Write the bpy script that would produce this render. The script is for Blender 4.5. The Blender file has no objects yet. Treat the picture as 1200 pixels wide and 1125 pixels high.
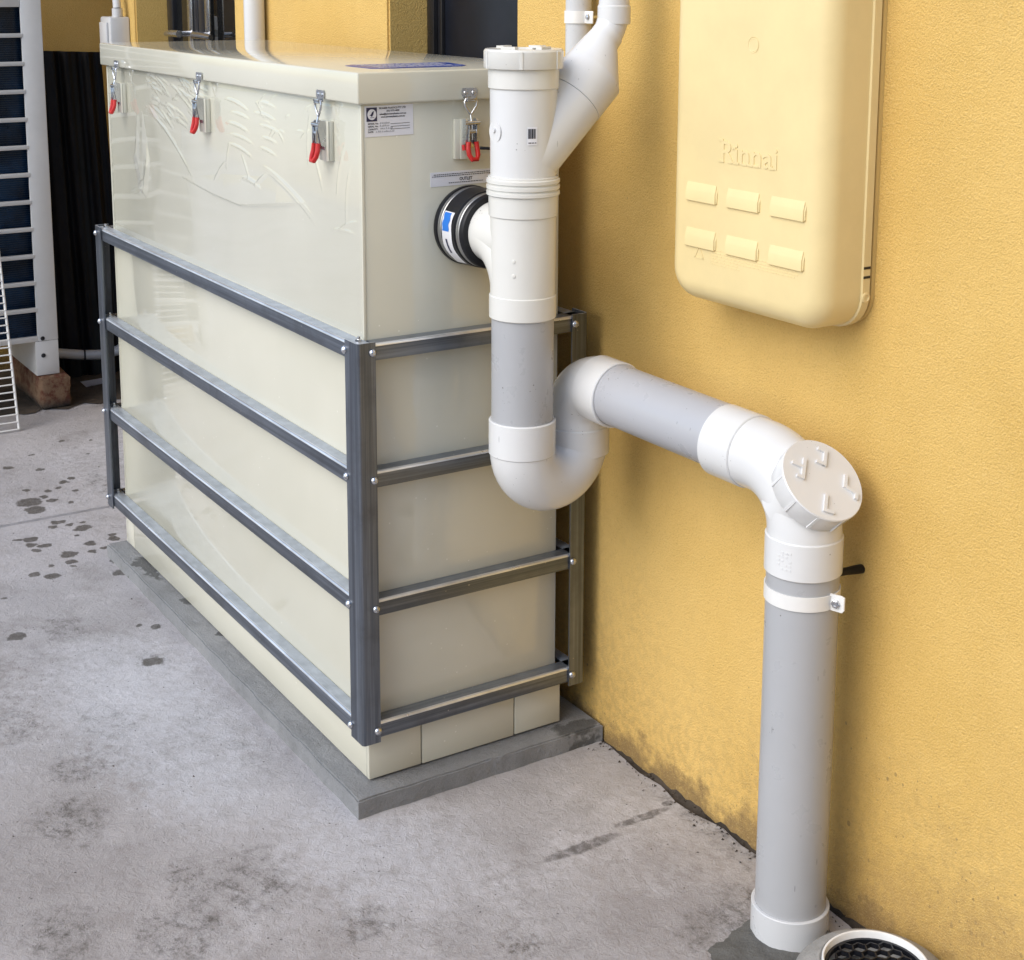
import bpy, bmesh, math, random
from mathutils import Vector, Matrix
random.seed(7)
PI = math.pi
scene = bpy.context.scene
C = scene.collection

# ------------------------------------------------------------------ camera
cam_d = bpy.data.cameras.new('camera'); cam = bpy.data.objects.new('camera', cam_d); C.objects.link(cam)
F = Vector((-0.8332, 0.5247, -0.1744)).normalized()
R = Vector((0.5325, 0.8464, 0.0024)); R = (R - F * R.dot(F)).normalized(); U = R.cross(F)
O = Vector((2.0618, -0.9992, 1.3719))
cam.matrix_world = Matrix(((R.x, U.x, -F.x, O.x), (R.y, U.y, -F.y, O.y), (R.z, U.z, -F.z, O.z), (0, 0, 0, 1)))
cam_d.sensor_fit = 'HORIZONTAL'; cam_d.sensor_width = 36
cam_d.lens = 36 * 1750.49 / 1200
cam_d.shift_x = 0.0; cam_d.shift_y = -(562.5 - 288.93) / 1200
cam_d.clip_start = 0.02; cam_d.clip_end = 500
scene.camera = cam

# ------------------------------------------------------------------ light
SUN_EL, SUN_AZ = math.radians(42), math.radians(-84)      # direction TO the sun, azimuth from +X towards +Y
w = bpy.data.worlds.new('World'); scene.world = w; w.use_nodes = True
nt = w.node_tree; nt.nodes.clear()
sky = nt.nodes.new('ShaderNodeTexSky'); sky.sky_type = 'NISHITA'; sky.sun_disc = False
sky.sun_elevation = SUN_EL; sky.sun_rotation = PI / 2 - SUN_AZ
sky.air_density = 1.0; sky.dust_density = 1.2; sky.ozone_density = 0.6
bg = nt.nodes.new('ShaderNodeBackground'); bg.inputs[1].default_value = 0.15
out = nt.nodes.new('ShaderNodeOutputWorld')
nt.links.new(sky.outputs[0], bg.inputs[0]); nt.links.new(bg.outputs[0], out.inputs[0])
sd = bpy.data.lights.new('sun', 'SUN'); sd.energy = 1.35; sd.angle = math.radians(50); sd.color = (1.0, 0.97, 0.91)
sun = bpy.data.objects.new('sun', sd); C.objects.link(sun)
tosun = Vector((math.cos(SUN_EL) * math.cos(SUN_AZ), math.cos(SUN_EL) * math.sin(SUN_AZ), math.sin(SUN_EL)))
sun.rotation_euler = tosun.to_track_quat('Z', 'Y').to_euler()
vs = scene.view_settings
vs.view_transform = 'Standard'; vs.look = 'None'; vs.gamma = 1.0; vs.exposure = 0.62; vs.use_curve_mapping = False
scene.cycles.max_bounces = 8; scene.cycles.transparent_max_bounces = 12

# ------------------------------------------------------------------ helpers
def tag(o, label=None, cat=None, group=None, kind=None):
    if label: o['label'] = label
    if cat: o['category'] = cat
    if group: o['group'] = group
    if kind: o['kind'] = kind
    return o

def thing(name, label, cat, loc=(0, 0, 0), group=None, rot=None):
    o = bpy.data.objects.new(name, None); C.objects.link(o); o.empty_display_size = 0.1
    o.location = loc
    if rot: o.rotation_euler = rot
    return tag(o, label, cat, group)

def obj(name, bm, mat, parent=None, smooth=30, world=True):
    """link a bmesh as one object; its coordinates are world ones when the parent sits away from the origin"""
    me = bpy.data.meshes.new(name)
    bm.to_mesh(me); bm.free()
    if parent is not None and world:
        m = Matrix.Translation(abs_loc(parent)); me.transform(m.inverted())
    for mm in (mat if isinstance(mat, (list, tuple)) else [mat]): me.materials.append(mm)
    if smooth:
        me.polygons.foreach_set('use_smooth', [True] * len(me.polygons))
        me.set_sharp_from_angle(angle=math.radians(smooth))
    o = bpy.data.objects.new(name, me); C.objects.link(o)
    if parent is not None: o.parent = parent
    return o

def abs_loc(o):
    v = Vector((0, 0, 0))
    while o is not None: v += o.location; o = o.parent
    return v

def dup(o, parent, loc=None):
    c = o.copy(); C.objects.link(c); c.parent = parent
    if loc is not None: c.location = loc
    for ch in list(o.children): dup(ch, c)
    return c

def BM(): return bmesh.new()

def add_box(bm, x0, x1, y0, y1, z0, z1, bev=0.0, seg=2, mat=0):
    v = [bm.verts.new((x, y, z)) for x in (x0, x1) for y in (y0, y1) for z in (z0, z1)]
    fs = []
    for q in ((0, 1, 3, 2), (4, 6, 7, 5), (0, 4, 5, 1), (2, 3, 7, 6), (0, 2, 6, 4), (1, 5, 7, 3)):
        f = bm.faces.new([v[i] for i in q]); f.material_index = mat; fs.append(f)
    if bev > 0:
        es = list({e for f in fs for e in f.edges})
        bmesh.ops.bevel(bm, geom=es, offset=bev, segments=seg, affect='EDGES', profile=0.5)
    return bm

def frame_of(d):
    d = Vector(d).normalized()
    a = Vector((0, 0, 1)) if abs(d.z) < 0.9 else Vector((1, 0, 0))
    u = d.cross(a).normalized(); return d, u, d.cross(u)

def add_lathe(bm, origin, axis, prof, n=48, mat=0, closed=False, a0=0.0, a1=2 * PI):
    """prof: (distance along the axis, radius)"""
    o = Vector(origin); d, u, v = frame_of(axis); full = abs(a1 - a0 - 2 * PI) < 1e-6
    m = n if full else n + 1
    rings = []
    for (t, r) in prof:
        if r < 1e-6: rings.append([bm.verts.new(o + d * t)]); continue
        rings.append([bm.verts.new(o + d * t + (u * math.cos(a0 + (a1 - a0) * i / n) + v * math.sin(a0 + (a1 - a0) * i / n)) * r) for i in range(m)])
    k = len(rings)
    for i in range(k if closed else k - 1):
        A, B = rings[i], rings[(i + 1) % k]
        for j in range(n):
            a, b = j, (j + 1) % m
            if len(A) == 1 and len(B) == 1: continue
            if len(A) == 1: q = [A[0], B[b], B[a]]
            elif len(B) == 1: q = [A[a], A[b], B[0]]
            else: q = [A[a], A[b], B[b], B[a]]
            try: f = bm.faces.new(q); f.material_index = mat
            except ValueError: pass
    return bm

def add_tube(bm, pts, r, n=40, caps=True, mat=0, closed=False):
    pts = [Vector(p) for p in pts]; k = len(pts)
    rs = r if isinstance(r, (list, tuple)) else [r] * k
    tg = []
    for i in range(k):
        a = pts[(i - 1) % k if closed else max(i - 1, 0)]; b = pts[(i + 1) % k if closed else min(i + 1, k - 1)]
        tg.append((b - a).normalized())
    d, u, v = frame_of(tg[0]); rings = []
    for i in range(k):
        if i:
            q = tg[i - 1].rotation_difference(tg[i]); u = q @ u
        u = (u - tg[i] * u.dot(tg[i])).normalized(); v = tg[i].cross(u)
        rings.append([bm.verts.new(pts[i] + (u * math.cos(2 * PI * j / n) + v * math.sin(2 * PI * j / n)) * rs[i]) for j in range(n)])
    for i in range(k if closed else k - 1):
        A, B = rings[i], rings[(i + 1) % k]
        for j in range(n):
            f = bm.faces.new([A[j], A[(j + 1) % n], B[(j + 1) % n], B[j]]); f.material_index = mat
    if caps and not closed:
        bm.faces.new(rings[0][::-1]).material_index = mat; bm.faces.new(rings[-1]).material_index = mat
    return bm

def arc(c, a, b, ang, n=14):
    """points c + a*sin... : starts at c - b, turns towards a"""
    c, a, b = Vector(c), Vector(a), Vector(b)
    return [c + b * math.cos(ang * i / n) + a * math.sin(ang * i / n) for i in range(n + 1)]

def add_prism(bm, poly, h, M, bev=0.0, mat=0):
    """poly in local XY, extruded h along local Z, placed by matrix M"""
    lo = [bm.verts.new(M @ Vector((x, y, 0))) for x, y in poly]
    hi = [bm.verts.new(M @ Vector((x, y, h))) for x, y in poly]
    n = len(poly); fs = [bm.faces.new(lo[::-1]), bm.faces.new(hi)]
    for i in range(n): fs.append(bm.faces.new([lo[i], lo[(i + 1) % n], hi[(i + 1) % n], hi[i]]))
    for f in fs: f.material_index = mat
    if bev > 0:
        es = [e for e in fs[1].edges]
        bmesh.ops.bevel(bm, geom=es, offset=bev, segments=2, affect='EDGES')
    return bm

def add_extrude(bm, prof, p0, p1, u, v, mat=0):
    """a closed profile (a, b) -> a*u + b*v swept from p0 to p1"""
    u, v, p0, p1 = Vector(u), Vector(v), Vector(p0), Vector(p1)
    A = [bm.verts.new(p0 + u * a + v * b) for a, b in prof]; B = [bm.verts.new(p1 + u * a + v * b) for a, b in prof]
    n = len(prof)
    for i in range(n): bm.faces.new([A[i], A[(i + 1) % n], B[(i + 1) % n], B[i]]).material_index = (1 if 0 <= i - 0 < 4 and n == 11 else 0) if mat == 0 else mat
    bm.faces.new(A[::-1]); bm.faces.new(B)
    bmesh.ops.recalc_face_normals(bm, faces=bm.faces[:])
    return bm

def fix(bm):
    bmesh.ops.recalc_face_normals(bm, faces=bm.faces[:]); return bm

def basis(o, ex, ey, ez):
    ex, ey, ez, o = Vector(ex), Vector(ey), Vector(ez), Vector(o)
    return Matrix(((ex.x, ey.x, ez.x, o.x), (ex.y, ey.y, ez.y, o.y), (ex.z, ey.z, ez.z, o.z), (0, 0, 0, 1)))

def add_text(bm, s, M, size, align='LEFT', sx=1.0, depth=0.0, bold=0.0, fit=None):
    cu = bpy.data.curves.new('t', 'FONT'); cu.body = s; cu.size = size; cu.align_x = align
    cu.extrude = depth; cu.offset = bold; cu.resolution_u = 3
    t = bpy.data.objects.new('t', cu); C.objects.link(t)
    dg = bpy.context.evaluated_depsgraph_get(); dg.update()
    me = bpy.data.meshes.new_from_object(t.evaluated_get(dg))
    if fit and len(me.vertices):
        xs = [v.co.x for v in me.vertices]; sx = fit / max(1e-6, max(xs) - min(xs))
    me.transform(M @ Matrix.Diagonal((sx, 1, 1, 1)))
    bm.from_mesh(me)
    bpy.data.objects.remove(t); bpy.data.curves.remove(cu); bpy.data.meshes.remove(me)
    return bm

# ------------------------------------------------------------------ materials
class NT:
    def __init__(s, name):
        s.m = bpy.data.materials.new(name); s.m.use_nodes = True; s.t = s.m.node_tree; s.t.nodes.clear()
        s.o = s.t.nodes.new('ShaderNodeOutputMaterial'); s.b = s.t.nodes.new('ShaderNodeBsdfPrincipled')
        s.t.links.new(s.b.outputs[0], s.o.inputs[0])
        s.pos = s.n('ShaderNodeNewGeometry').outputs['Position']
    def n(s, ty, **k):
        x = s.t.nodes.new(ty)
        for a, b in k.items(): setattr(x, a, b)
        return x
    def put(s, sock, v):
        if hasattr(v, 'is_output'): s.t.links.new(v, sock)
        elif isinstance(v, (tuple, list)) and len(v) == 3 and sock.type == 'RGBA': sock.default_value = (*v, 1)
        else: sock.default_value = v
    def set(s, **k):
        for a, b in k.items(): s.put(s.b.inputs[a.replace('_', ' ')], b)
        return s
    def math(s, op, a, b=0.0, c=None, clamp=False):
        x = s.n('ShaderNodeMath', operation=op, use_clamp=clamp); s.put(x.inputs[0], a); s.put(x.inputs[1], b)
        if c is not None: s.put(x.inputs[2], c)
        return x.outputs[0]
    def map(s, v=None, scale=(1, 1, 1), loc=(0, 0, 0)):
        x = s.n('ShaderNodeMapping'); s.put(x.inputs[0], v or s.pos); x.inputs['Scale'].default_value = scale; x.inputs['Location'].default_value = loc
        return x.outputs[0]
    def noise(s, scale, detail=4, rough=0.55, v=None, dist=0.0):
        x = s.n('ShaderNodeTexNoise'); s.put(x.inputs['Vector'], v or s.pos)
        x.inputs['Scale'].default_value = scale; x.inputs['Detail'].default_value = detail
        x.inputs['Roughness'].default_value = rough; x.inputs['Distortion'].default_value = dist
        return x.outputs[0]
    def voro(s, scale, v=None, feat='F1', rnd=1.0, out=0):
        x = s.n('ShaderNodeTexVoronoi', feature=feat); s.put(x.inputs['Vector'], v or s.pos)
        x.inputs['Scale'].default_value = scale; x.inputs['Randomness'].default_value = rnd
        return x.outputs[out]
    def ramp(s, fac, a, b, ca=0.0, cb=1.0):
        x = s.n('ShaderNodeMapRange', clamp=True, interpolation_type='SMOOTHSTEP'); s.put(x.inputs[0], fac)
        for i, q in enumerate((a, b, ca, cb)): x.inputs[i + 1].default_value = q
        return x.outputs[0]
    def mix(s, fac, a, b, mode='MIX'):
        x = s.n('ShaderNodeMix', data_type='RGBA', blend_type=mode); s.put(x.inputs[0], fac); s.put(x.inputs[6], a); s.put(x.inputs[7], b)
        return x.outputs[2]
    def bump(s, h, strength=0.5, dist=0.001, prev=None):
        x = s.n('ShaderNodeBump'); x.inputs['Strength'].default_value = strength; x.inputs['Distance'].default_value = dist
        s.put(x.inputs['Height'], h)
        if prev is not None: s.put(x.inputs['Normal'], prev)
        return x.outputs[0]
    def xyz(s, v=None):
        x = s.n('ShaderNodeSeparateXYZ'); s.put(x.inputs[0], v or s.pos); return x.outputs

def ellipses(k, lst, edge, warp):
    """mask 0..1 of flat marks (x, y, rx, ry) on the ground, outline broken up by noise"""
    x, y, z = k.xyz(); acc = None
    nx = k.math('MULTIPLY_ADD', k.noise(38, 3, 0.6), warp, -0.5 * warp)
    ny = k.math('MULTIPLY_ADD', k.noise(41, 3, 0.6, k.map(None, (1, 1, 1), (7, 3, 1))), warp, -0.5 * warp)
    x = k.math('ADD', x, nx); y = k.math('ADD', y, ny)
    for (cx, cy, rx, ry) in lst:
        a = k.math('MULTIPLY_ADD', x, 1 / rx, -cx / rx); b = k.math('MULTIPLY_ADD', y, 1 / ry, -cy / ry)
        q = k.math('MULTIPLY_ADD', b, b, k.math('MULTIPLY', a, a))
        acc = q if acc is None else k.math('MINIMUM', acc, q)
    return k.ramp(acc, 1.0 + edge, 1.0 - edge)

def m_stucco():
    k = NT('yellow_render')
    x, y, z = k.xyz()
    big = k.noise(2.2, 5, 0.6)
    c = k.mix(k.ramp(big, 0.3, 0.7), (0.655, 0.418, 0.112), (0.755, 0.503, 0.158))
    fine = k.noise(330, 3, 0.7)
    c = k.mix(k.ramp(fine, 0.42, 0.25, 0, 0.35), c, (0.40, 0.22, 0.05))
    # dirt specks of every size, denser near the ground
    near = k.math('MULTIPLY', k.ramp(z, 0.6, 0.0), k.ramp(x, 0.35, 0.7, 0.8, 1.9))
    for sc, seed, top in ((70, 1.0, 0.24), (150, 5.0, 0.40)):
        vv = k.map(None, (1, 1, 0.8), (seed, seed, 0))
        rnd = k.math('POWER', k.xyz(k.voro(sc, vv, out=1))[0], 5.0)
        size = k.math('MULTIPLY', rnd, k.math('MULTIPLY_ADD', near, top * 0.55, 0.09))
        warp = k.math('MULTIPLY_ADD', k.noise(170, 3, 0.6), 0.16, -0.08)
        pick = k.ramp(k.noise(7, 3, 0.6, k.map(None, (1, 1, 1), (seed, 2, 0))), 0.45, 0.60)
        spot = k.math('LESS_THAN', k.math('ADD', k.voro(sc, vv), warp), k.math('MULTIPLY', size, pick))
        c = k.mix(k.math('MULTIPLY', spot, 0.55), c, (0.15, 0.10, 0.05))
    fade = k.ramp(k.noise(3.2, 6, 0.65, k.map(None, (1, 1, 0.35), (11, 0, 4))), 0.35, 0.75, 0, 0.22)
    c = k.mix(fade, c, (0.52, 0.315, 0.085))
    low = k.math('ADD', z, k.math('MULTIPLY_ADD', k.noise(4.5, 6, 0.7, k.map(None, (1, 1, 1), (1, 0, 7))), -0.6, 0.30))
    c = k.mix(k.math('MULTIPLY', k.ramp(low, 0.45, 0.0, 0, 0.35), k.ramp(k.noise(75, 5, 0.75), 0.40, 0.62)), c, (0.30, 0.185, 0.07))
    # splash band along the foot of the wall
    edge = k.math('ADD', z, k.math('MULTIPLY_ADD', k.noise(14, 5, 0.7), -0.20, 0.10))
    c = k.mix(k.ramp(edge, 0.06, 0.005, 0, 0.75), c, (0.16, 0.10, 0.045))
    edge2 = k.math('ADD', z, k.math('MULTIPLY_ADD', k.noise(7, 5, 0.7, k.map(None, (1, 1, 1), (3, 0, 0))), -0.5, 0.25))
    wet = k.math('MULTIPLY', k.ramp(edge2, 0.25, 0.02, 0, 0.45), k.ramp(x, 0.45, 0.72))
    c = k.mix(wet, c, (0.33, 0.20, 0.07))
    v1 = k.voro(380); n1 = k.noise(300, 3, 0.65)
    grain = k.math('ADD', k.ramp(n1, 0.35, 0.65), k.math('MULTIPLY', v1, -0.9))
    c = k.mix(k.ramp(grain, -0.25, -0.6, 0, 0.22), c, (0.36, 0.20, 0.05)); c = k.mix(k.ramp(grain, 0.25, 0.7, 0, 0.25), c, (0.80, 0.60, 0.27))
    b1 = k.bump(grain, 0.5, 0.0019); b2 = k.bump(k.noise(90, 4, 0.65), 0.22, 0.004, b1)
    b3 = k.bump(k.noise(5, 3, 0.5), 0.25, 0.012, b2)
    k.set(Base_Color=c, Roughness=0.85, Normal=b3); return k.m

WET = [(-1.848,-0.06,0.034),(-1.781,-0.061,0.031),(-2.171,-0.034,0.0137),(-2.11,0.038,0.013),(-1.985,0.092,0.011),(-1.963,0.066,0.0158),(-1.924,0.04,0.0107),(-1.951,-0.04,0.0107),(-1.873,-0.014,0.0143),(-1.832,-0.003,0.0158),(-1.788,0.036,0.0111),(-1.912,0.008,0.0106),(-1.875,0.073,0.008),(-1.658,-0.034,0.0157),(-1.631,-0.056,0.0128),(-1.625,-0.013,0.0123),(-1.584,0.005,0.0206),(-1.624,0.019,0.0081),(-1.572,-0.129,0.0178),(-1.533,-0.134,0.0147),(-1.512,-0.109,0.0132),(-1.492,-0.134,0.0128),(-1.587,-0.155,0.0088),(-1.538,-0.019,0.0086),(-1.425,-0.075,0.0238),(-1.468,-0.008,0.0172),(-1.413,-0.021,0.012),(-1.375,-0.081,0.0131),(-1.372,-0.132,0.0082),(-1.343,-0.086,0.0082),(-1.309,-0.146,0.0166),(-1.341,-0.177,0.0137),(-1.498,0.056,0.012),(-1.47,0.051,0.0168),(-1.326,0.008,0.0147),(-1.245,-0.004,0.0205),(-1.422,0.016,0.0118),(-1.019,-0.3,0.0183),(-0.912,-0.033,0.012),(-0.935,-0.06,0.0076),(-0.753,-0.094,0.0213),(-1.237,-0.273,0.0081),(-2.343,0.166,0.0089),(-2.254,0.055,0.0079),(-2.31,0.244,0.0064),(-2.177,0.198,0.0061)]
BLOT = [(-0.75,-0.097,0.05,0.03),(-0.477,-0.095,0.03,0.03),(-0.635,-0.412,0.08,0.05),(-1.0,-0.2,0.07,0.04),(-0.9,-0.42,0.08,0.05),(0.25,-0.12,0.04,0.05),(0.42,0.05,0.03,0.03),(-1.9,0.15,0.12,0.04),(-0.251,-0.402,0.075,0.05),(0.024,-0.29,0.06,0.04),(0.069,-0.21,0.09,0.06),(0.131,-0.349,0.07,0.07),(0.041,-0.505,0.07,0.05),(-0.569,-0.255,0.07,0.05),(-0.414,-0.348,0.05,0.05),(0.52,0.40,0.07,0.05),(0.346,0.492,0.16,0.035),(0.55,0.33,0.06,0.08)]  # dark blotches; the long one at the wall foot paints in shade

def m_concrete(name, a, b, dark, marks=True):
    k = NT(name)
    c = k.mix(k.ramp(k.noise(1.6, 6, 0.62), 0.32, 0.68), a, b)
    c = k.mix(k.ramp(k.noise(9, 6, 0.7), 0.48, 0.75, 0, 0.5), c, dark)
    c = k.mix(k.ramp(k.noise(45, 5, 0.75), 0.5, 0.8, 0, 0.4), c, dark)
    c = k.mix(k.ramp(k.noise(5, 5, 0.7, k.map(None, (1, 1, 1), (4, 9, 2))), 0.55, 0.75, 0, 0.55), c, tuple(min(1, q * 1.18) for q in b))
    rough = 0.82
    if marks:
        bl = ellipses(k, BLOT, 0.75, 0.10)
        fine = k.math('MULTIPLY', k.ramp(k.noise(34, 6, 0.8), 0.44, 0.62), k.ramp(k.noise(130, 4, 0.75), 0.36, 0.60, 0.25, 1.0))
        c = k.mix(k.math('MULTIPLY', bl, k.math('MULTIPLY_ADD', fine, 0.80, 0.14)), c, (0.11, 0.098, 0.085))
        warm = ellipses(k, [(-0.05, -0.42, 0.45, 0.20), (0.15, -0.30, 0.30, 0.22), (-0.9, -0.45, 0.4, 0.12), (0.45, 0.32, 0.20, 0.12)], 0.9, 0.25)
        c = k.mix(k.math('MULTIPLY', warm, 0.5), c, k.mix(1.0, c, (0.74, 0.69, 0.64), 'MULTIPLY'))
        pale = ellipses(k, [(-0.50, -0.17, 0.36, 0.13), (0.10, 0.0, 0.18, 0.14)], 0.9, 0.25)
        c = k.mix(k.math('MULTIPLY', pale, k.ramp(k.noise(30, 6, 0.75), 0.3, 0.6, 0.1, 0.6)), c, (0.60, 0.60, 0.63))
        away = k.math('MULTIPLY', k.ramp(k.noise(2.1, 6, 0.7, k.map(None, (1, 1, 1), (5, 2, 0))), 0.50, 0.66), fine)
        c = k.mix(k.math('MULTIPLY', away, 0.5), c, (0.14, 0.125, 0.11))
        worn = k.math('MULTIPLY', k.ramp(k.noise(1.9, 5, 0.65, k.map(None, (1, 1, 1), (2, 8, 0))), 0.46, 0.68), k.ramp(k.noise(48, 6, 0.75), 0.35, 0.6))
        c = k.mix(k.math('MULTIPLY', worn, 0.6), c, (0.62, 0.61, 0.63))
        lines = k.ramp(k.noise(1.0, 5, 0.7, k.map(None, (9, 120, 1), (0, 0, 0))), 0.60, 0.74)
        c = k.mix(k.math('MULTIPLY', lines, 0.3), c, (0.62, 0.60, 0.59))
        line = ellipses(k, [(0.243, 0.405, 0.010, 0.055), (0.262, 0.27, 0.012, 0.07), (0.231, 0.468, 0.008, 0.012)], 0.5, 0.016)
        c = k.mix(k.math('MULTIPLY', line, k.ramp(k.noise(60, 4, 0.7), 0.3, 0.6, 0.25, 0.85)), c, (0.11, 0.10, 0.095))
        wet = ellipses(k, [(x, y, r, r * (0.8 + 0.5 * random.random())) for x, y, r in WET], 0.28, 0.030)
        c = k.mix(k.math('MULTIPLY', wet, k.ramp(k.noise(70, 4, 0.7), 0.25, 0.6, 0.72, 0.95)), c, (0.098, 0.088, 0.076))
        rough = k.math('MULTIPLY_ADD', wet, -0.3, 0.82)
        pit = k.voro(55); pk = k.math('MULTIPLY', k.math('LESS_THAN', pit, 0.10), k.math('GREATER_THAN', k.noise(11, 2, 0.5), 0.57))
        c = k.mix(k.math('MULTIPLY', pk, 0.7), c, (0.05, 0.045, 0.04))
    else:
        wet = ellipses(k, [(-1.156, 0.037, 0.08, 0.016), (-1.2, 0.018, 0.02, 0.009), (-0.93, 0.05, 0.02, 0.01), (-0.74, 0.052, 0.025, 0.012), (-0.02, 0.455, 0.022, 0.05)], 0.35, 0.05)
        c = k.mix(k.math('MULTIPLY', wet, 0.85), c, (0.075, 0.075, 0.072))
    gr = k.noise(300, 4, 0.8)
    c = k.mix(k.ramp(gr, 0.52, 0.72, 0, 0.35), c, tuple(q * 0.45 for q in a)); c = k.mix(k.ramp(gr, 0.45, 0.28, 0, 0.3), c, tuple(min(1, q * 1.5) for q in b))
    b1 = k.bump(gr, 0.7, 0.0028)
    b2 = k.bump(k.noise(60, 5, 0.72, None, 0.6), 0.6, 0.008, b1)
    k.set(Base_Color=c, Roughness=rough, Normal=b2); return k.m

def m_plain(name, col, rough=0.4, metal=0.0, var=0.06, bump=0.0, bscale=90, coat=0.0, spec=0.5):
    k = NT(name)
    lo = tuple(q * (1 - var) for q in col); hi = tuple(min(1, q * (1 + var)) for q in col)
    c = k.mix(k.ramp(k.noise(7, 5, 0.65), 0.3, 0.7), lo, hi)
    rr = k.math('MULTIPLY_ADD', k.noise(24, 4, 0.6), 0.16, rough - 0.08)
    k.set(Base_Color=c, Roughness=rr, Metallic=metal, Coat_Weight=coat, Specular_IOR_Level=spec)
    if bump: k.set(Normal=k.bump(k.noise(bscale, 4, 0.6), bump, 0.002))
    return k.m

def m_pvc(name, col, rough, dirt=0.5, thr=0.085):
    k = NT(name)
    c = k.mix(k.ramp(k.noise(5, 4, 0.6), 0.3, 0.7), tuple(q * 0.95 for q in col), col)
    for sc, th, cut in ((62, thr, 0.60), (140, thr * 1.1, 0.62)):
        sp = k.math('MULTIPLY', k.math('LESS_THAN', k.voro(sc), th), k.math('GREATER_THAN', k.noise(13, 2, 0.5), cut))
        c = k.mix(k.math('MULTIPLY', sp, dirt), c, (0.07, 0.06, 0.045))
    scr = k.math('MULTIPLY', k.math('LESS_THAN', k.voro(1.0, k.map(None, (85, 85, 13))), 0.07), k.math('GREATER_THAN', k.noise(6, 2, 0.5, k.map(None, (1, 1, 1), (3, 3, 3))), 0.53))
    c = k.mix(k.math('MULTIPLY', scr, dirt), c, tuple(q * 0.4 for q in col))
    smear = k.ramp(k.noise(9, 5, 0.7, k.map(None, (1.2, 1.2, 0.5))), 0.55, 0.95, 0, 0.2)
    c = k.mix(smear, c, tuple(q * 0.72 for q in (col[0], col[1] * 0.97, col[2] * 0.88)))
    k.set(Base_Color=c, Roughness=k.math('MULTIPLY_ADD', k.noise(30, 4, 0.6), 0.2, rough - 0.1), Normal=k.bump(k.noise(14, 2, 0.5), 0.12, 0.004))
    return k.m

def m_tank():
    k = NT('beige_plastic_sheet')
    c = k.mix(k.ramp(k.noise(1.7, 4, 0.55), 0.3, 0.7), (0.575, 0.558, 0.458), (0.635, 0.615, 0.512))
    sp = k.math('MULTIPLY', k.math('LESS_THAN', k.voro(48), 0.075), k.math('GREATER_THAN', k.noise(7, 2, 0.5), 0.56))
    c = k.mix(k.math('MULTIPLY', sp, 0.6), c, (0.80, 0.78, 0.70))
    sc = k.ramp(k.noise(3, 4, 0.7, k.map(None, (1, 1, 14))), 0.62, 0.8, 0, 0.18)
    c = k.mix(sc, c, (0.45, 0.41, 0.31))
    k.set(Base_Color=c, Roughness=k.math('MULTIPLY_ADD', k.noise(6, 4, 0.6), 0.07, 0.015), Specular_IOR_Level=0.65, Normal=k.bump(k.noise(2.6, 3, 0.5), 0.07, 0.012))
    return k.m

def m_galv(name, axis, tint_gain=1.0):
    k = NT(name)
    s = [110, 110, 110]; s[axis] = 1.6
    st = k.noise(1.0, 5, 0.7, k.map(None, tuple(s)))
    bl = k.noise(11, 5, 0.65)
    c = k.mix(k.ramp(st, 0.3, 0.75), (0.105, 0.120, 0.145), (0.25, 0.275, 0.315))
    c = k.mix(k.ramp(bl, 0.45, 0.75, 0, 0.55), c, (0.095, 0.10, 0.11))
    sp = k.math('MULTIPLY', k.math('LESS_THAN', k.voro(75), 0.11), k.math('GREATER_THAN', k.noise(8, 2, 0.5), 0.6))
    c = k.mix(k.math('MULTIPLY', sp, 0.5), c, (0.55, 0.53, 0.48))
    r = k.math('ADD', k.math('MULTIPLY_ADD', st, 0.18, 0.22), k.math('MULTIPLY', bl, 0.10))
    nz = k.xyz(k.n('ShaderNodeNewGeometry').outputs['Normal'])[2]          # flange tops painted paler, as sky light would make them
    sky_tint = k.math('MULTIPLY', k.ramp(nz, 0.8, 0.98), k.math('MULTIPLY_ADD', k.noise(35, 5, 0.7), 0.9 * tint_gain, 0.2 * tint_gain, clamp=True))
    c = k.mix(sky_tint, c, (0.50, 0.545, 0.60))
    k.set(Base_Color=c, Metallic=k.math('MULTIPLY_ADD', sky_tint, -0.7, 0.85), Roughness=r, Normal=k.bump(st, 0.18, 0.0012)); return k.m

def m_rust():
    k = NT('rusty_timber')
    f = k.ramp(k.noise(22, 6, 0.75), 0.42, 0.62)
    c = k.mix(f, (0.20, 0.125, 0.075), (0.10, 0.030, 0.016))
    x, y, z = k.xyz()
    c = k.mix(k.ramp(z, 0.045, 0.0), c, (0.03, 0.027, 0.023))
    k.set(Base_Color=c, Roughness=0.9, Normal=k.bump(k.noise(60, 5, 0.7), 0.7, 0.006)); return k.m

def m_film():
    k = NT('added_clear_film')
    t = k.n('ShaderNodeBsdfTransparent'); g = k.n('ShaderNodeBsdfGlossy'); g.inputs['Roughness'].default_value = 0.04
    fr = k.n('ShaderNodeFresnel'); k.put(fr.inputs[0], k.math('MULTIPLY_ADD', k.n('ShaderNodeNewGeometry').outputs['Backfacing'], 1 / 1.75 - 1.75, 1.75))
    mx = k.n('ShaderNodeMixShader'); k.t.links.new(fr.outputs[0], mx.inputs[0])
    k.t.links.new(t.outputs[0], mx.inputs[1]); k.t.links.new(g.outputs[0], mx.inputs[2])
    k.t.links.new(mx.outputs[0], k.o.inputs[0]); k.t.nodes.remove(k.b); return k.m

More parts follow.
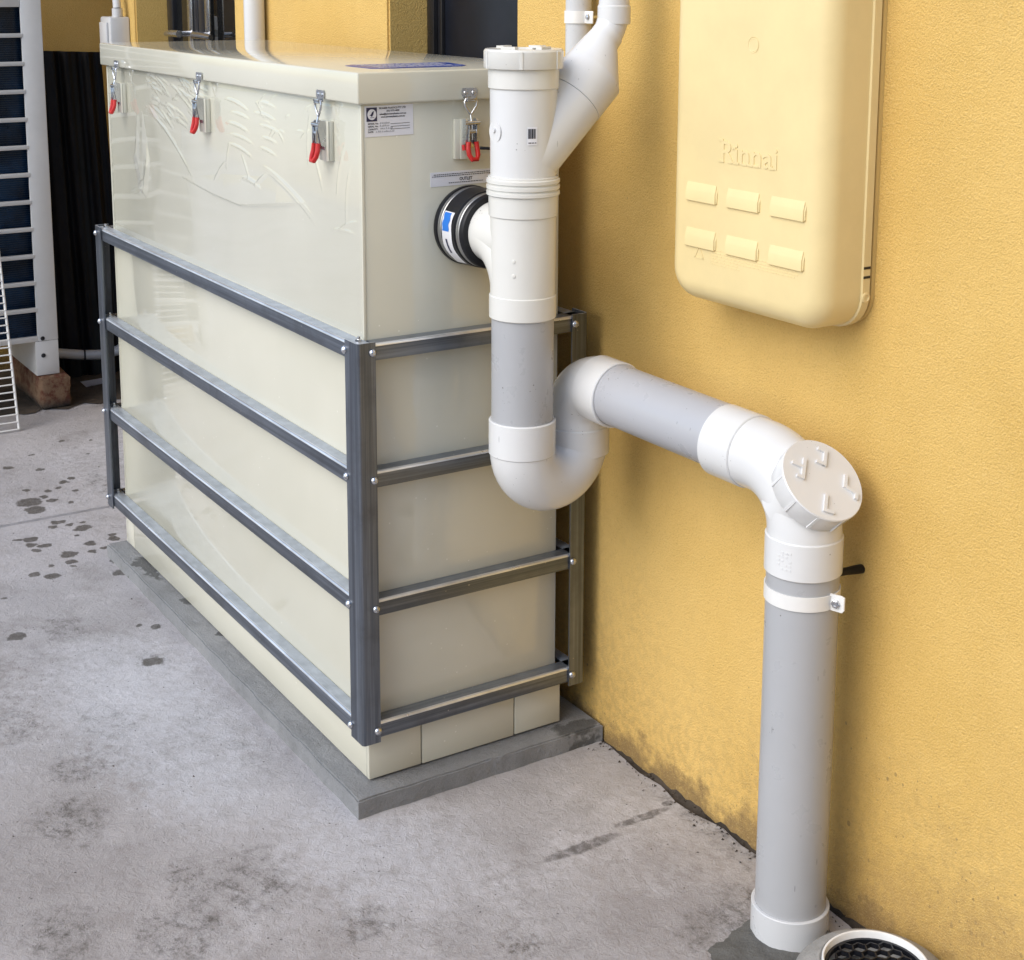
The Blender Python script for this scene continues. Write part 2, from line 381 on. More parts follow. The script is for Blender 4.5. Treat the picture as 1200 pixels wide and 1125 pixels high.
M = {}
M['stucco'] = m_stucco()
M['ground'] = m_concrete('concrete_paving', (0.36, 0.34, 0.34), (0.49, 0.47, 0.475), (0.23, 0.205, 0.185))
M['plinth'] = m_concrete('plinth_concrete', (0.215, 0.22, 0.225), (0.315, 0.315, 0.315), (0.14, 0.14, 0.135), False)
M['mortar'] = m_concrete('dark_mortar', (0.10, 0.098, 0.09), (0.15, 0.147, 0.135), (0.06, 0.058, 0.05), False)
M['ring'] = m_concrete('gully_concrete', (0.30, 0.29, 0.27), (0.40, 0.385, 0.36), (0.2, 0.19, 0.17), False)
M['soil'] = m_plain('soil', (0.055, 0.042, 0.03), 0.95, var=0.5, bump=1.0, bscale=150)
M['tank'] = m_tank()
M['seam'] = m_plain('seam_plastic', (0.50, 0.47, 0.37), 0.4)
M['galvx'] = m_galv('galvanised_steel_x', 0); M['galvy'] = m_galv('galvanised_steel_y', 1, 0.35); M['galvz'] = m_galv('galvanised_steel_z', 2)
M['zinc'] = m_plain('bright_zinc', (0.60, 0.61, 0.63), 0.26, 1.0, 0.15)
M['steel'] = m_plain('dull_steel', (0.34, 0.34, 0.34), 0.38, 0.9, 0.2)
M['edge'] = m_plain('zinc_heel_highlight', (0.72, 0.74, 0.77), 0.30, 0.75, 0.2)  # bright metal that paints a highlight line along the rail heels
M['white'] = m_pvc('white_pvc', (0.70, 0.70, 0.69), 0.20)
M['cream_pvc'] = m_pvc('off_white_pvc', (0.71, 0.70, 0.655), 0.20)
M['grey'] = m_pvc('grey_pvc', (0.405, 0.41, 0.42), 0.30, 0.6)
M['lightgrey'] = m_pvc('light_grey_pvc', (0.60, 0.605, 0.61), 0.3)
M['midgrey'] = m_pvc('mid_grey_pvc', (0.43, 0.435, 0.455), 0.30, 0.6)
M['heater'] = m_plain('cream_paint', (0.77, 0.615, 0.31), 0.36, var=0.04, bump=0.03, bscale=260)
M['heater_back'] = m_plain('cream_back_plate', (0.62, 0.44, 0.16), 0.5)
M['rubber'] = m_plain('black_rubber', (0.008, 0.008, 0.010), 0.38, var=0.2, spec=0.3)
M['black'] = m_plain('black_paint', (0.012, 0.013, 0.017), 0.30, var=0.3)
M['sheet'] = m_plain('black_sheet', (0.005, 0.005, 0.007), 0.45, var=0.4, bump=0.4, bscale=30, spec=0.2)
M['navy'] = m_plain('navy_door_paint', (0.009, 0.011, 0.018), 0.35, var=0.25, spec=0.22)
M['glass'] = m_plain('dark_glass', (0.010, 0.010, 0.010), 0.03, var=0.1)
M['red'] = m_plain('red_vinyl', (0.52, 0.018, 0.016), 0.3)
M['ac'] = m_plain('white_enamel', (0.62, 0.62, 0.615), 0.35, var=0.04)
M['coil'] = m_plain('dark_coil', (0.010, 0.034, 0.080), 0.30, 0.35, 0.6)
M['rust'] = m_rust()
M['wirew'] = m_plain('white_wire', (0.78, 0.77, 0.74), 0.3)
M['label'] = m_plain('white_label', (0.74, 0.74, 0.77), 0.35, var=0.02)
M['ink'] = m_plain('black_ink', (0.015, 0.015, 0.02), 0.5)
M['blueink'] = m_plain('blue_ink', (0.010, 0.045, 0.30), 0.3)
M['bluelabel'] = m_plain('blue_label', (0.015, 0.17, 0.62), 0.3)
M['navyink'] = m_plain('navy_ink', (0.012, 0.014, 0.06), 0.4)
M['film'] = m_film()
M['frame_al'] = m_plain('black_aluminium', (0.018, 0.018, 0.021), 0.3, 0.3, 0.2)
M['fence'] = m_plain('added_fence_timber', (0.17, 0.14, 0.11), 0.8, var=0.3)  # for the added fence out of view

YW = 0.503       # face of the yellow wall

# ------------------------------------------------------------------ ground
def ground():
    bm = BM()
    def sheet(x0, x1, y0, y1, z):
        bm.faces.new([bm.verts.new(p) for p in ((x0, y0, z), (x1, y0, z), (x1, y1, z), (x0, y1, z))])
    XJ0, XJ1 = -1.714, -1.696
    B = 60
    # paving either side of the sawn joint, with a ragged edge next to the wall
    n = 220
    for (xa, xb) in ((-6.0, XJ0), (XJ1, 4.2)):
        top = []; 
        for i in range(n + 1):
            x = xa + (xb - xa) * i / n
            yy = 0.492 + 0.007 * math.sin(x * 31) * math.sin(x * 13.7 + 1) + random.uniform(-0.004, 0.004) if x > -1.4 else 1.6
            top.append((x, min(yy, 0.5012) if x > -1.4 else yy))
        lo = [bm.verts.new((x, -B, 0)) for x, y in top]; hi = [bm.verts.new((x, y, 0)) for x, y in top]
        dn = [bm.verts.new((x, y, -0.03)) for x, y in top]
        for i in range(n):
            bm.faces.new([lo[i], lo[i + 1], hi[i + 1], hi[i]]); bm.faces.new([hi[i], hi[i + 1], dn[i + 1], dn[i]])
    sheet(-B, -6.0, -B, B, 0); sheet(4.2, B, -B, B, 0); sheet(-6, XJ0, 1.6, B, 0); sheet(XJ1, 4.2, 1.0, B, -0.001)
    # the joint
    for i in range(60):
        pass
    ya, yb = -B, 1.6
    a = [bm.verts.new(p) for p in ((XJ0, ya, 0), (XJ0, yb, 0))]; b = [bm.verts.new(p) for p in (((XJ0 + XJ1) / 2, ya, -0.022), ((XJ0 + XJ1) / 2, yb, -0.022))]
    c = [bm.verts.new(p) for p in ((XJ1, ya, 0), (XJ1, yb, 0))]
    bm.faces.new([a[0], b[0], b[1], a[1]]); bm.faces.new([b[0], c[0], c[1], b[1]])
    fix(bm)
    for f in bm.faces:
        if f.normal.z < 0: f.normal_flip()
    return tag(obj('ground', bm, M['ground'], None, 0), kind='structure')
ground()
bm = BM()
n = 420; rows = []
for i in range(n + 1):
    x = -1.4 + 5.5 * i / n
    rows.append([bm.verts.new((x, y, -0.012 + 0.010 * random.random() + (0.008 if j == 3 else 0))) for j, y in enumerate((0.470, 0.488, 0.496, 0.5032))])
for i in range(n):
    for j in range(3): bm.faces.new([rows[i][j], rows[i + 1][j], rows[i + 1][j + 1], rows[i][j + 1]])
tag(obj('soil_strip', bm, M['soil'], None, 0), 'dark dirt packed in the gap between paving and yellow wall', 'dirt', kind='stuff')

# ------------------------------------------------------------------ the building
house = thing('rendered_house', 'yellow rendered house wall with dark door openings behind the beige tank', 'house', (0, YW, 0))
def cells(xs, zs, solid, y0, y1):
    bm = BM(); nx, nz = len(xs) - 1, len(zs) - 1
    S = lambda i, j: 0 <= i < nx and 0 <= j < nz and solid(i, j)
    q = lambda pts: bm.faces.new([bm.verts.new(p) for p in pts])
    for i in range(nx):
        for j in range(nz):
            if not S(i, j): continue
            a, b, c, d = xs[i], xs[i + 1], zs[j], zs[j + 1]
            q(((a, y0, c), (b, y0, c), (b, y0, d), (a, y0, d))); q(((a, y1, c), (a, y1, d), (b, y1, d), (b, y1, c)))
            if not S(i - 1, j): q(((a, y0, c), (a, y0, d), (a, y1, d), (a, y1, c)))
            if not S(i + 1, j): q(((b, y0, c), (b, y1, c), (b, y1, d), (b, y0, d)))
            if not S(i, j + 1): q(((a, y0, d), (b, y0, d), (b, y1, d), (a, y1, d)))
            if not S(i, j - 1): q(((a, y0, c), (a, y1, c), (b, y1, c), (b, y0, c)))
    bmesh.ops.remove_doubles(bm, verts=bm.verts[:], dist=1e-5)
    bmesh.ops.bevel(bm, geom=[e for e in bm.edges if len(e.link_faces) == 2 and e.calc_face_angle(0) > 1], offset=0.005, segments=2, affect='EDGES')
    return bm
WX = [-2.68, -2.515, -1.70, -0.825, -0.311, 4.2]
WTOP = 3.2
obj('wall', cells(WX, [-0.05, 2.15, WTOP], lambda i, j: j == 1 or i in (0, 2, 4), YW, YW + 0.24), M['stucco'], house)
# the alcove beyond the last pier
bm = BM(); add_box(bm, -3.5, -3.3, -0.6, 1.25, -0.05, WTOP); obj('wall', bm, M['stucco'], house)
bm = BM(); add_box(bm, -3.3, -2.68, 1.05, 1.25, -0.05, WTOP); obj('wall', bm, M['stucco'], house)
bm = BM(); add_box(bm, -3.52, 4.22, 0.745, 6.0, WTOP - 0.25, WTOP + 0.05); obj('roof', bm, M['stucco'], house)
bm = BM(); add_box(bm, -3.299, -2.681, -0.58, 1.049, 2.05, 2.2); obj('added_soffit', bm, M['stucco'], house)  # unseen ceiling added to keep the alcove dark
# navy door in the nearer opening
bm = BM(); add_box(bm, -0.770, -0.352, 0.612, 0.65, 0.02, 2.10, 0.002); door = obj('door', bm, M['navy'], house)
bm = BM(); add_box(bm, -0.822, -0.792, 0.596, 0.66, 0.0, 2.147, 0.002); add_box(bm, -0.350, -0.314, 0.596, 0.66, 0.0, 2.147, 0.002); add_box(bm, -0.7915, -0.3505, 0.597, 0.66, 2.103, 2.147, 0.002)
add_box(bm, -0.790, -0.772, 0.605, 0.66, 0.0, 2.10, 0.002)
obj('door_frame', bm, M['frame_al'], house)
# pair of glazed doors in the far opening
def glazed_leaf(x0, x1, hx, tip):
    bm = BM(); t = 0.05
    add_box(bm, x0, x0 + t, 0.600, 0.64, 0.02, 2.1, 0.003); add_box(bm, x1 - t, x1, 0.600, 0.64, 0.02, 2.1, 0.003)
    add_box(bm, x0 + t, x1 - t, 0.601, 0.639, 0.02, 0.14, 0.003); add_box(bm, x0 + t, x1 - t, 0.601, 0.639, 2.0, 2.1, 0.003)
    d = obj('glazed_door', bm, M['frame_al'], house)
    bm = BM(); add_box(bm, x0 + t, x1 - t, 0.616, 0.624, 0.14, 2.0); obj('pane', bm, M['glass'], d)
    bm = BM()
    add_box(bm, hx - 0.019, hx + 0.019, 0.593, 0.600, 1.12, 1.42, 0.003)
    add_tube(bm, [(hx, 0.597, 1.217), (hx, 0.560, 1.217)], 0.009, 14)
    add_tube(bm, [(hx - tip * 0.012, 0.556, 1.217), (hx + tip * 0.055, 0.556, 1.217), (hx + tip * 0.115, 0.560, 1.214)], [0.011, 0.010, 0.008], 14)
    obj('handle', bm, M['zinc'], d)
glazed_leaf(-2.50, -2.232, -2.285, -1)
glazed_leaf(-2.228, -1.715, -2.14, 1)

# ------------------------------------------------------------------ plinth
p = BM()
pts = [(-1.36, 0.0), (0.0, 0.0), (-0.005, 0.4985), (-1.36, 0.4985)]
add_box(p, -1.36, 0.0, 0.0, 0.4985, 0.0, 0.033)
bmesh.ops.subdivide_edges(p, edges=[e for e in p.edges if e.calc_length() > 0.3], cuts=40, use_grid_fill=True)
for v in p.verts:
    if v.co.y < 0.001 or v.co.x > -0.001 or v.co.x < -1.359:
        k = 0.0035 * math.sin(v.co.x * 23 + v.co.y * 31) + random.uniform(-0.0015, 0.0015)
        if v.co.y < 0.001: v.co.y += abs(k) * 0.8
        elif v.co.x > -0.001: v.co.x -= abs(k) * 0.6
bmesh.ops.bevel(p, geom=[e for e in p.edges if len(e.link_faces) == 2 and e.calc_face_angle(0) > 0.9 and e.verts[0].co.z > 0.03 and e.verts[1].co.z > 0.03], offset=0.003, segments=2, affect='EDGES')
plinth = obj('concrete_plinth', p, M['plinth'], None, 40)
tag(plinth, 'thin grey concrete slab lying on the paving under the beige tank', 'slab')

# ------------------------------------------------------------------ tank
XT0, XT1, YT0, YT1 = -1.3505, -0.0517, 0.0509, 0.4277
Z0 = 0.0332
tank = thing('grease_trap_tank', 'large beige plastic tank with latched lid standing inside a steel frame', 'tank', (-0.7, 0.24, Z0))
bm = BM(); add_box(bm, XT0, XT1, YT0, YT1, 0.128, 1.228, 0.003)
body = obj('body', bm, M['tank'], tank)
for (x, y) in ((XT1, YT0), (XT0, YT0)):       # welded corner bead
    bm = BM(); add_box(bm, x - 0.0035, x + 0.0015, y - 0.0015, y + 0.0035, 0.135, 1.18, 0.001)
    obj('corner_bead', bm, M['tank'], tank)
# skirt: sheets round the foot, each a piece with a joint between
def skirt_piece(x0, x1, y0, y1):
    bm = BM(); add_box(bm, x0, x1, y0, y1, Z0 + 0.003 + random.uniform(0, 0.002), 0.1275, 0.0012); obj('skirt_panel', bm, M['tank'], tank)
e = 0.006
skirt_piece(XT0 + 0.068, XT1 + e - 0.0125, YT0 - e, YT0 + 0.006); skirt_piece(XT0 - e + 0.0125, XT0 + 0.0655, YT0 - e, YT0 + 0.006)
for a, b in ((YT0 - e - 0.0006, 0.1445), (0.1470, 0.3340), (0.3365, YT1 + e)): skirt_piece(XT1 - 0.006, XT1 + e, a, b)
bm = BM(); add_box(bm, XT0 + 0.002, XT1 - 0.008, YT0 + 0.008, YT1 - 0.004, Z0 + 0.001, 0.1275); obj('base', bm, M['seam'], tank)
# lid
LX0, LX1, LY0, LY1, LZ0, LZ1 = XT0 - 0.0135, -0.0385, 0.0386, 0.441, 1.1825, 1.2325
bm = BM(); add_box(bm, LX0, LX1, LY0, LY1, LZ0, LZ1, 0.0032, 3)
lid = obj('lid', bm, M['tank'], tank)

def sticker(name, M4, w, h, mat=None, parent=tank):
    bm = BM(); add_prism(bm, [(0, 0), (w, 0), (w, h), (0, h)], 0.0006, M4); return obj(name, bm, mat or M['label'], parent, 0)
def E4(y, z, lift=0.0): return basis((XT1 + 0.0002 + lift, y, z), (0, 1, 0), (0, 0, 1), (1, 0, 0))
T = Matrix.Translation
# maker's plate
W, H = 0.0865, 0.049
B4 = E4(0.0570, 1.1297) @ Matrix.Rotation(math.radians(0.6), 4, 'Z')
lab = sticker('maker_sticker', B4, W, H)
L4 = B4 @ T((0, 0, 0.0009))
bm = BM(); add_prism(bm, [(0.003, 0.0245), (0.0215, 0.0245), (0.0215, 0.0465), (0.003, 0.0465)], 0.0003, L4); emb = obj('emblem', bm, M['navyink'], lab, 0)
bm = BM(); add_prism(bm, [(0.01225 + 0.0078 * math.cos(t * PI / 16), 0.0355 + 0.0085 * math.sin(t * PI / 16)) for t in range(32)], 0.0003, L4 @ T((0, 0, 0.0005)))
obj('emblem_disc', bm, M['label'], emb, 0) if False else obj('emblem_disc', bm, M['label'], lab, 0)
bm = BM(); add_prism(bm, [(0.0078, 0.0345), (0.0105, 0.0358), (0.0125, 0.0395), (0.0165, 0.0412), (0.0152, 0.0388), (0.0148, 0.0362), (0.0128, 0.0330), (0.0112, 0.0322), (0.0105, 0.0335)], 0.0003, L4 @ T((0, 0, 0.0010)))
add_prism(bm, [(0.0085, 0.0302), (0.0160, 0.0306), (0.0160, 0.0312), (0.0085, 0.0308)], 0.0003, L4 @ T((0, 0, 0.0010)))
obj('emblem_bird', bm, M['navyink'], lab, 0)
bm = BM()
for s, x, y, wd, hh in (('PIONEER PLASTICS PTY LTD', 0.0255, 0.0432, 0.0475, 0.0040), ('(03) 9775 4000', 0.0385, 0.0388, 0.0230, 0.0038),
                        ('sales@pioneerplastics.com.au', 0.0262, 0.0340, 0.0475, 0.0040), ('www.pioneerplastics.com.au', 0.0285, 0.0296, 0.0430, 0.0040),
                        ('MODEL No:', 0.0052, 0.0196, 0.0185, 0.0036), ('SERIAL No:', 0.0052, 0.0152, 0.0185, 0.0036), ('CAPACITY:', 0.0052, 0.0108, 0.0175, 0.0036), ('DATE:', 0.0052, 0.0066, 0.0095, 0.0036)):
    add_text(bm, s, L4 @ T((x, y, 0)), hh, fit=wd, bold=0.00012)
for y in (0.0188, 0.0146, 0.0104):
    add_prism(bm, [(0.0455, y), (0.080, y + 0.0003), (0.080, y + 0.0009), (0.0455, y + 0.0006)], 0.0002, L4)
obj('lettering', bm, M['ink'], lab, 0)
bm = BM()                                       # pen strokes written on the lines
for row, (x0, x1, y) in enumerate(((0.0265, 0.045, 0.0198), (0.026, 0.044, 0.0155), (0.027, 0.048, 0.0112), (0.019, 0.050, 0.0064))):
    x = x0
    while x < x1:
        h = random.uniform(0.0018, 0.0036); a = L4 @ Vector((x, y, 0.0002)); b = L4 @ Vector((x + 0.0014, y + h, 0.0002)); c2 = L4 @ Vector((x + 0.0018, y + 0.0004, 0.0002))
        add_tube(bm, [a, b, c2], 0.00022, 4); x += random.uniform(0.0024, 0.0040)
obj('handwriting', bm, M['ink'], lab, 0)
# outlet strip
W, H = 0.135, 0.0235
B4 = E4(0.1742, 1.0422) @ Matrix.Rotation(math.radians(0.3), 4, 'Z')
lab = sticker('outlet_sticker', B4, W, H); L4 = B4 @ T((0, 0, 0.0009))
bm = BM(); add_text(bm, 'OUTLET', L4 @ T((0.0545, 0.0078, 0)), 0.0072, fit=0.0245, bold=0.00022)
for y, x0, x1, hh in ((0.0188, 0.006, 0.130, 0.0012), (0.0158, 0.003, 0.128, 0.0012), (0.0042, 0.034, 0.100, 0.0012)):   # lines of print too small to read
    x = x0
    while x < x1:
        wd = random.uniform(0.0016, 0.0045); add_prism(bm, [(x, y), (x + wd, y), (x + wd, y + hh), (x, y + hh)], 0.0002, L4); x += wd + 0.0011
obj('lettering', bm, M['ink'], lab, 0)
# blue maker's badge on the lid
B4 = basis((-0.135, 0.098, LZ1 + 0.0002), (0, 1, 0), (-1, 0, 0), (0, 0, 1))
bm = BM(); add_prism(bm, [(0.0, 0.012), (0.012, 0.0), (0.165, 0.0), (0.185, 0.02), (0.2, 0.11), (0.185, 0.125), (0.02, 0.125), (0.0, 0.105)], 0.0006, basis((-0.112, 0.105, LZ1 + 0.0002), (0, 1, 0), (-1, 0, 0), (0, 0, 1)))
lab = obj('lid_sticker', bm, M['blueink'], tank, 0)
bm = BM(); L4 = basis((-0.112, 0.105, LZ1 + 0.0011), (0, 1, 0), (-1, 0, 0), (0, 0, 1))
for i in range(5):
    x = 0.02
    while x < 0.165:
        wd = random.uniform(0.006, 0.02); y = 0.018 + i * 0.021
        add_prism(bm, [(x, y), (x + wd, y), (x + wd, y + 0.006), (x, y + 0.006)], 0.0002, L4); x += wd + 0.004
obj('lettering', bm, M['label'], lab, 0)

# toggle latches: local x along the face, -y out of it, z up; z = 0 at the top of the pad
def make_latch(rot, loc):
    bm = BM(); add_box(bm, -0.024, 0.0185, -0.0085, 0.0, -0.066, 0.0, 0.0015); add_box(bm, -0.0145, 0.0185, -0.011, -0.0087, -0.066, 0.0, 0.0008)
    pad = obj('latch', bm, M['tank'], None)
    pad.parent = tank; pad.location = Vector(loc) - abs_loc(tank); pad.rotation_euler = (0, 0, rot)
    sub = lambda name, bm, m: obj(name, bm, m, pad, 35, world=False)
    # keeper plate on the lid, two screws
    bm = BM(); y = -0.0135
    add_prism(bm, [(-0.013, 0.050), (0.013, 0.050), (0.0145, 0.046), (0.0145, 0.040), (0.009, 0.031), (-0.009, 0.031), (-0.0145, 0.040), (-0.0145, 0.046)], 0.002, basis((0, y, 0), (1, 0, 0), (0, 0, 1), (0, -1, 0)))
    add_box(bm, -0.009, 0.009, y - 0.010, y - 0.002, 0.0285, 0.0315, 0.001)
    add_box(bm, -0.009, 0.009, y - 0.0102, y - 0.0078, 0.0315, 0.036, 0.0008)
    kp = sub('keeper', fix(bm), M['zinc'])
    bm = BM()
    for sx in (-0.0075, 0.0075): add_lathe(bm, (sx, y - 0.002, 0.0425), (0, -1, 0), [(0, 0.0038), (0.0016, 0.003), (0.0022, 0.0)], 12)
    sub('screw', bm, M['zinc'])
    # wire loop: triangle closing to a threaded shank
    yo = y - 0.0055; r = 0.0020
    bm = BM()
    add_tube(bm, [(0.0, yo - 0.004, -0.034), (0.0, yo - 0.003, -0.004), (0.0, yo, 0.007), (-0.004, yo, 0.012), (-0.0105, yo, 0.021), (-0.0115, yo, 0.029), (-0.0095, yo, 0.0325), (0.0, yo, 0.0335), (0.0095, yo, 0.0325), (0.0115, yo, 0.029), (0.0105, yo, 0.021), (0.004, yo, 0.012), (0.0005, yo, 0.0075)], r, 10)
    sub('loop', bm, M['zinc'])
    # body: two cheeks, lever and cross pin
    bm = BM()
    for sx in (-0.0112, 0.0087): add_prism(bm, [(-0.0110, 0.0), (-0.021, 0.001), (-0.0255, -0.005), (-0.0255, -0.014), (-0.020, -0.040), (-0.0110, -0.043)], 0.0025, basis((sx, 0, 0), (0, 1, 0), (0, 0, 1), (1, 0, 0)))
    add_box(bm, -0.0085, 0.0085, -0.0130, -0.0112, -0.048, -0.002, 0.0005)
    add_tube(bm, [(-0.0140, -0.023, -0.006), (0.0140, -0.023, -0.006)], 0.0036, 12)
    add_tube(bm, [(-0.0085, yo - 0.003, -0.020), (0.0085, yo - 0.003, -0.020)], 0.0042, 12)
    for sx in (-0.0072, 0.0072): add_box(bm, sx - 0.0011, sx + 0.0011, -0.0275, -0.020, -0.044, -0.010, 0.0006)
    sub('clamp_body', fix(bm), M['zinc'])
    bm = BM()
    add_tube(bm, [(-0.0072, -0.024, -0.037), (-0.0085, -0.025, -0.048), (-0.0082, -0.028, -0.058), (-0.0045, -0.031, -0.0650), (0.0045, -0.031, -0.0650), (0.0082, -0.028, -0.058), (0.0085, -0.025, -0.048), (0.0072, -0.024, -0.037)], 0.0042, 10)
    add_tube(bm, [(-0.0125, -0.016, -0.042), (-0.0125, -0.018, -0.051)], 0.003, 8)
    sub('handle', bm, M['red'])
    return pad
l0 = make_latch(0, (-0.170, YT0, 1.148))
for x in (-0.723, -1.237): dup(l0, tank, Vector((x, YT0, 1.148)) - abs_loc(tank))
make_latch(PI / 2, (XT1, 0.240, 1.152))
# black tether running from the end latch behind the white stack
bm = BM(); add_tube(bm, [(-0.014, 0.246, 1.106), (-0.004, 0.262, 1.105), (0.0, 0.30, 1.103), (-0.005, 0.34, 1.100), (-0.045, 0.36, 1.098)], 0.0026, 10)
obj('tether', bm, M['rubber'], tank)

# clear film added on the long side, creased to stand in for wavy reflections
from mathutils import noise as mn
CRE = []                                        # creases: x, z, angle, half length, width, height
rc = random.Random(21)
def crease(x, z, ang, hl, w_, h): CRE.append((x, z, math.cos(ang), math.sin(ang), hl, w_, h))
for i in range(46): crease(rc.uniform(-1.06, -0.74), rc.uniform(1.085, 1.175), rc.uniform(-0.45, 0.05), rc.uniform(0.015, 0.06), rc.uniform(0.0016, 0.0030), rc.uniform(0.0012, 0.0030))
for i in range(26): crease(rc.uniform(-0.46, -0.10), rc.uniform(1.10, 1.178), rc.uniform(-0.7, 0.7), rc.uniform(0.008, 0.030), rc.uniform(0.0016, 0.0028), rc.uniform(0.0010, 0.0026))
for i in range(5):
    for dx in (0.0, 0.13): crease(-0.56 + dx + rc.uniform(-0.02, 0.02), 1.150 - i * 0.021 + dx * 0.06, -0.10 + rc.uniform(-0.04, 0.04), rc.uniform(0.04, 0.075), 0.0030, rc.uniform(0.0025, 0.0042))
for x, z, a_, hl in ((-0.62, 1.045, 1.2, 0.03), (-0.66, 1.015, 0.6, 0.04), (-0.53, 1.035, -0.9, 0.03), (-0.50, 1.010, -0.1, 0.05), (-0.46, 1.018, 0.5, 0.03), (-0.34, 1.020, -0.30, 0.13), (-0.33, 1.011, -0.32, 0.12),
                     (-0.13, 1.07, 1.2, 0.05), (-0.105, 1.03, 1.4, 0.05), (-0.10, 0.985, 0.3, 0.04), (-0.12, 0.972, 0.05, 0.05), (-0.25, 1.11, 1.45, 0.05), (-0.21, 1.06, -1.1, 0.04), (-1.16, 0.92, 0.15, 0.06), (-1.12, 0.935, 0.5, 0.05), (-0.95, 1.06, -0.42, 0.16)):
    crease(x, z, a_, hl, 0.0030, 0.0034)
def sm_(t): t = max(0.0, min(1.0, t)); return t * t * (3 - 2 * t)
def film_h(x, z):
    h = 0.0012 + 0.0009 * mn.noise(Vector((x * 4.0, z * 6.0, 2.0)))
    for (cx, cz, ca, sa, hl, w_, k_) in CRE:
        dx, dz = x - cx, z - cz
        if abs(dx) > hl + 0.01 or abs(dz) > hl + 0.01: continue
        u_ = (dx * ca + dz * sa) / hl
        if abs(u_) >= 1: continue
        d_ = (-dx * sa + dz * ca + 0.10 * hl * u_ * u_) / w_
        if abs(d_) < 3: h += 0.65 * k_ * (1 - u_ * u_) * math.exp(-d_ * d_)
    # two blisters tilted to catch the sky like pale reflected patches
    for top, bot, k_ in ((((-0.888, 0.977), (-0.64, 1.010), (-0.38, 1.032), (-0.25, 1.000)), ((-0.888, 0.977), (-0.70, 0.962), (-0.56, 0.957), (-0.25, 1.000)), 0.0095),
                         (((-1.17, 1.00), (-1.15, 1.09), (-1.11, 1.09), (-1.075, 0.99)), ((-1.17, 1.00), (-1.13, 0.915), (-1.105, 0.905), (-1.075, 0.99)), 0.009)):
        if not top[0][0] < x < top[-1][0]: continue
        f_ = lambda pl_: next(a_[1] + (b_[1] - a_[1]) * (x - a_[0]) / (b_[0] - a_[0]) for a_, b_ in zip(pl_, pl_[1:]) if a_[0] <= x <= b_[0])
        zt, zb = f_(top), f_(bot)
        if zb < z < zt:
            t = (zt - z) / (zt - zb); h += k_ * min(1.0, (zt - zb) / 0.06) * (t if t < 0.95 else (1 - t) / 0.05)
    e_ = min((x + 1.347) / 0.01, (-0.0555 - x) / 0.006, (1.180 - z) / 0.008, (z - 0.8035) / 0.01)
    return 0.0005 + max(0.0, h - 0.0005) * max(0.0, min(1.0, e_))
bm = BM(); nx_, nz_ = 720, 230; gr_ = []
for i in range(nx_ + 1):
    x = -1.348 + (1.348 - 0.0555) * i / nx_
    gr_.append([bm.verts.new((x, YT0 - film_h(x, 0.8035 + 0.377 * j / nz_), 0.8035 + 0.377 * j / nz_)) for j in range(nz_ + 1)])
for i in range(nx_):
    for j in range(nz_): bm.faces.new([gr_[i][j], gr_[i + 1][j], gr_[i + 1][j + 1], gr_[i][j + 1]])
obj('reflection_film', bm, M['film'], tank, 180)

# ------------------------------------------------------------------ steel frame
XF, YF, XF2, YF2 = -0.0192, 0.0211, -1.4087, 0.4684
ZT, ZB = 0.805, 0.116
fr = thing('steel_frame', 'dark galvanised angle steel frame with four rails bolted around the beige tank', 'frame', (XF, YF, ZB))
def angle(wa, wb, t=0.003, r=0.0045):
    """L profile with a rounded heel at the origin: legs along +a and +b"""
    q = [(r - r * math.cos(i * PI / 8), r - r * math.sin(i * PI / 8)) for i in range(5)]     # (0,r) -> (r,0)
    return q + [(wa, 0), (wa, t), (t + 0.002, t), (t, t + 0.002), (t, wb), (0, wb)]
def post(x, y, sx, sy, zt=ZT):
    bm = BM(); add_extrude(bm, angle(0.045, 0.033, 0.0032, 0.006) if sx else None, (x, y, ZB), (x, y, zt), (sx, 0, 0), (0, sy, 0)); return obj('post', bm, [M['galvz'], M['galvz']], fr, 40)
post(XF, YF, -1, 1); post(XF, YF2, -1, -1); post(XF2, YF, 1, 1); post(XF2, YF2, 1, -1)
ZR = [0.8015, 0.5885, 0.367, 0.1506]
g = 0.0035
for z in ZR:
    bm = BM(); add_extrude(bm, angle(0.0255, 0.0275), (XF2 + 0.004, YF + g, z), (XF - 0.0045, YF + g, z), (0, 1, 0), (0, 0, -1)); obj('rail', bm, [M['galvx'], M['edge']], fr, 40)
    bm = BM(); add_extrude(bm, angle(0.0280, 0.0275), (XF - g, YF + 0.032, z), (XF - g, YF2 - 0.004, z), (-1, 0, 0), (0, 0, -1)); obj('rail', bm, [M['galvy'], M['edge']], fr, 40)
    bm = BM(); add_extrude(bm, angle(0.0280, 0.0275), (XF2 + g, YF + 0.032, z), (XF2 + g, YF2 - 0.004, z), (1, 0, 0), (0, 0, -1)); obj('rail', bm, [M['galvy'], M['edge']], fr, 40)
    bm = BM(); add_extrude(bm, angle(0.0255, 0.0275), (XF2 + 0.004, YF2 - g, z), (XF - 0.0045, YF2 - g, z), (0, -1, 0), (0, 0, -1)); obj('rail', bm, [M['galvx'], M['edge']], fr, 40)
bolt = None
def put_bolt(p, n):
    global bolt
    prof = [(0, 0.0068), (0.0012, 0.0070), (0.0035, 0.0058), (0.0052, 0.0036), (0.0058, 0.0022), (0.0046, 0.0018), (0.0046, 0.0)]
    bm = BM(); add_lathe(bm, p, n, prof, 16); obj('bolt', bm, M['zinc'], fr, 40)
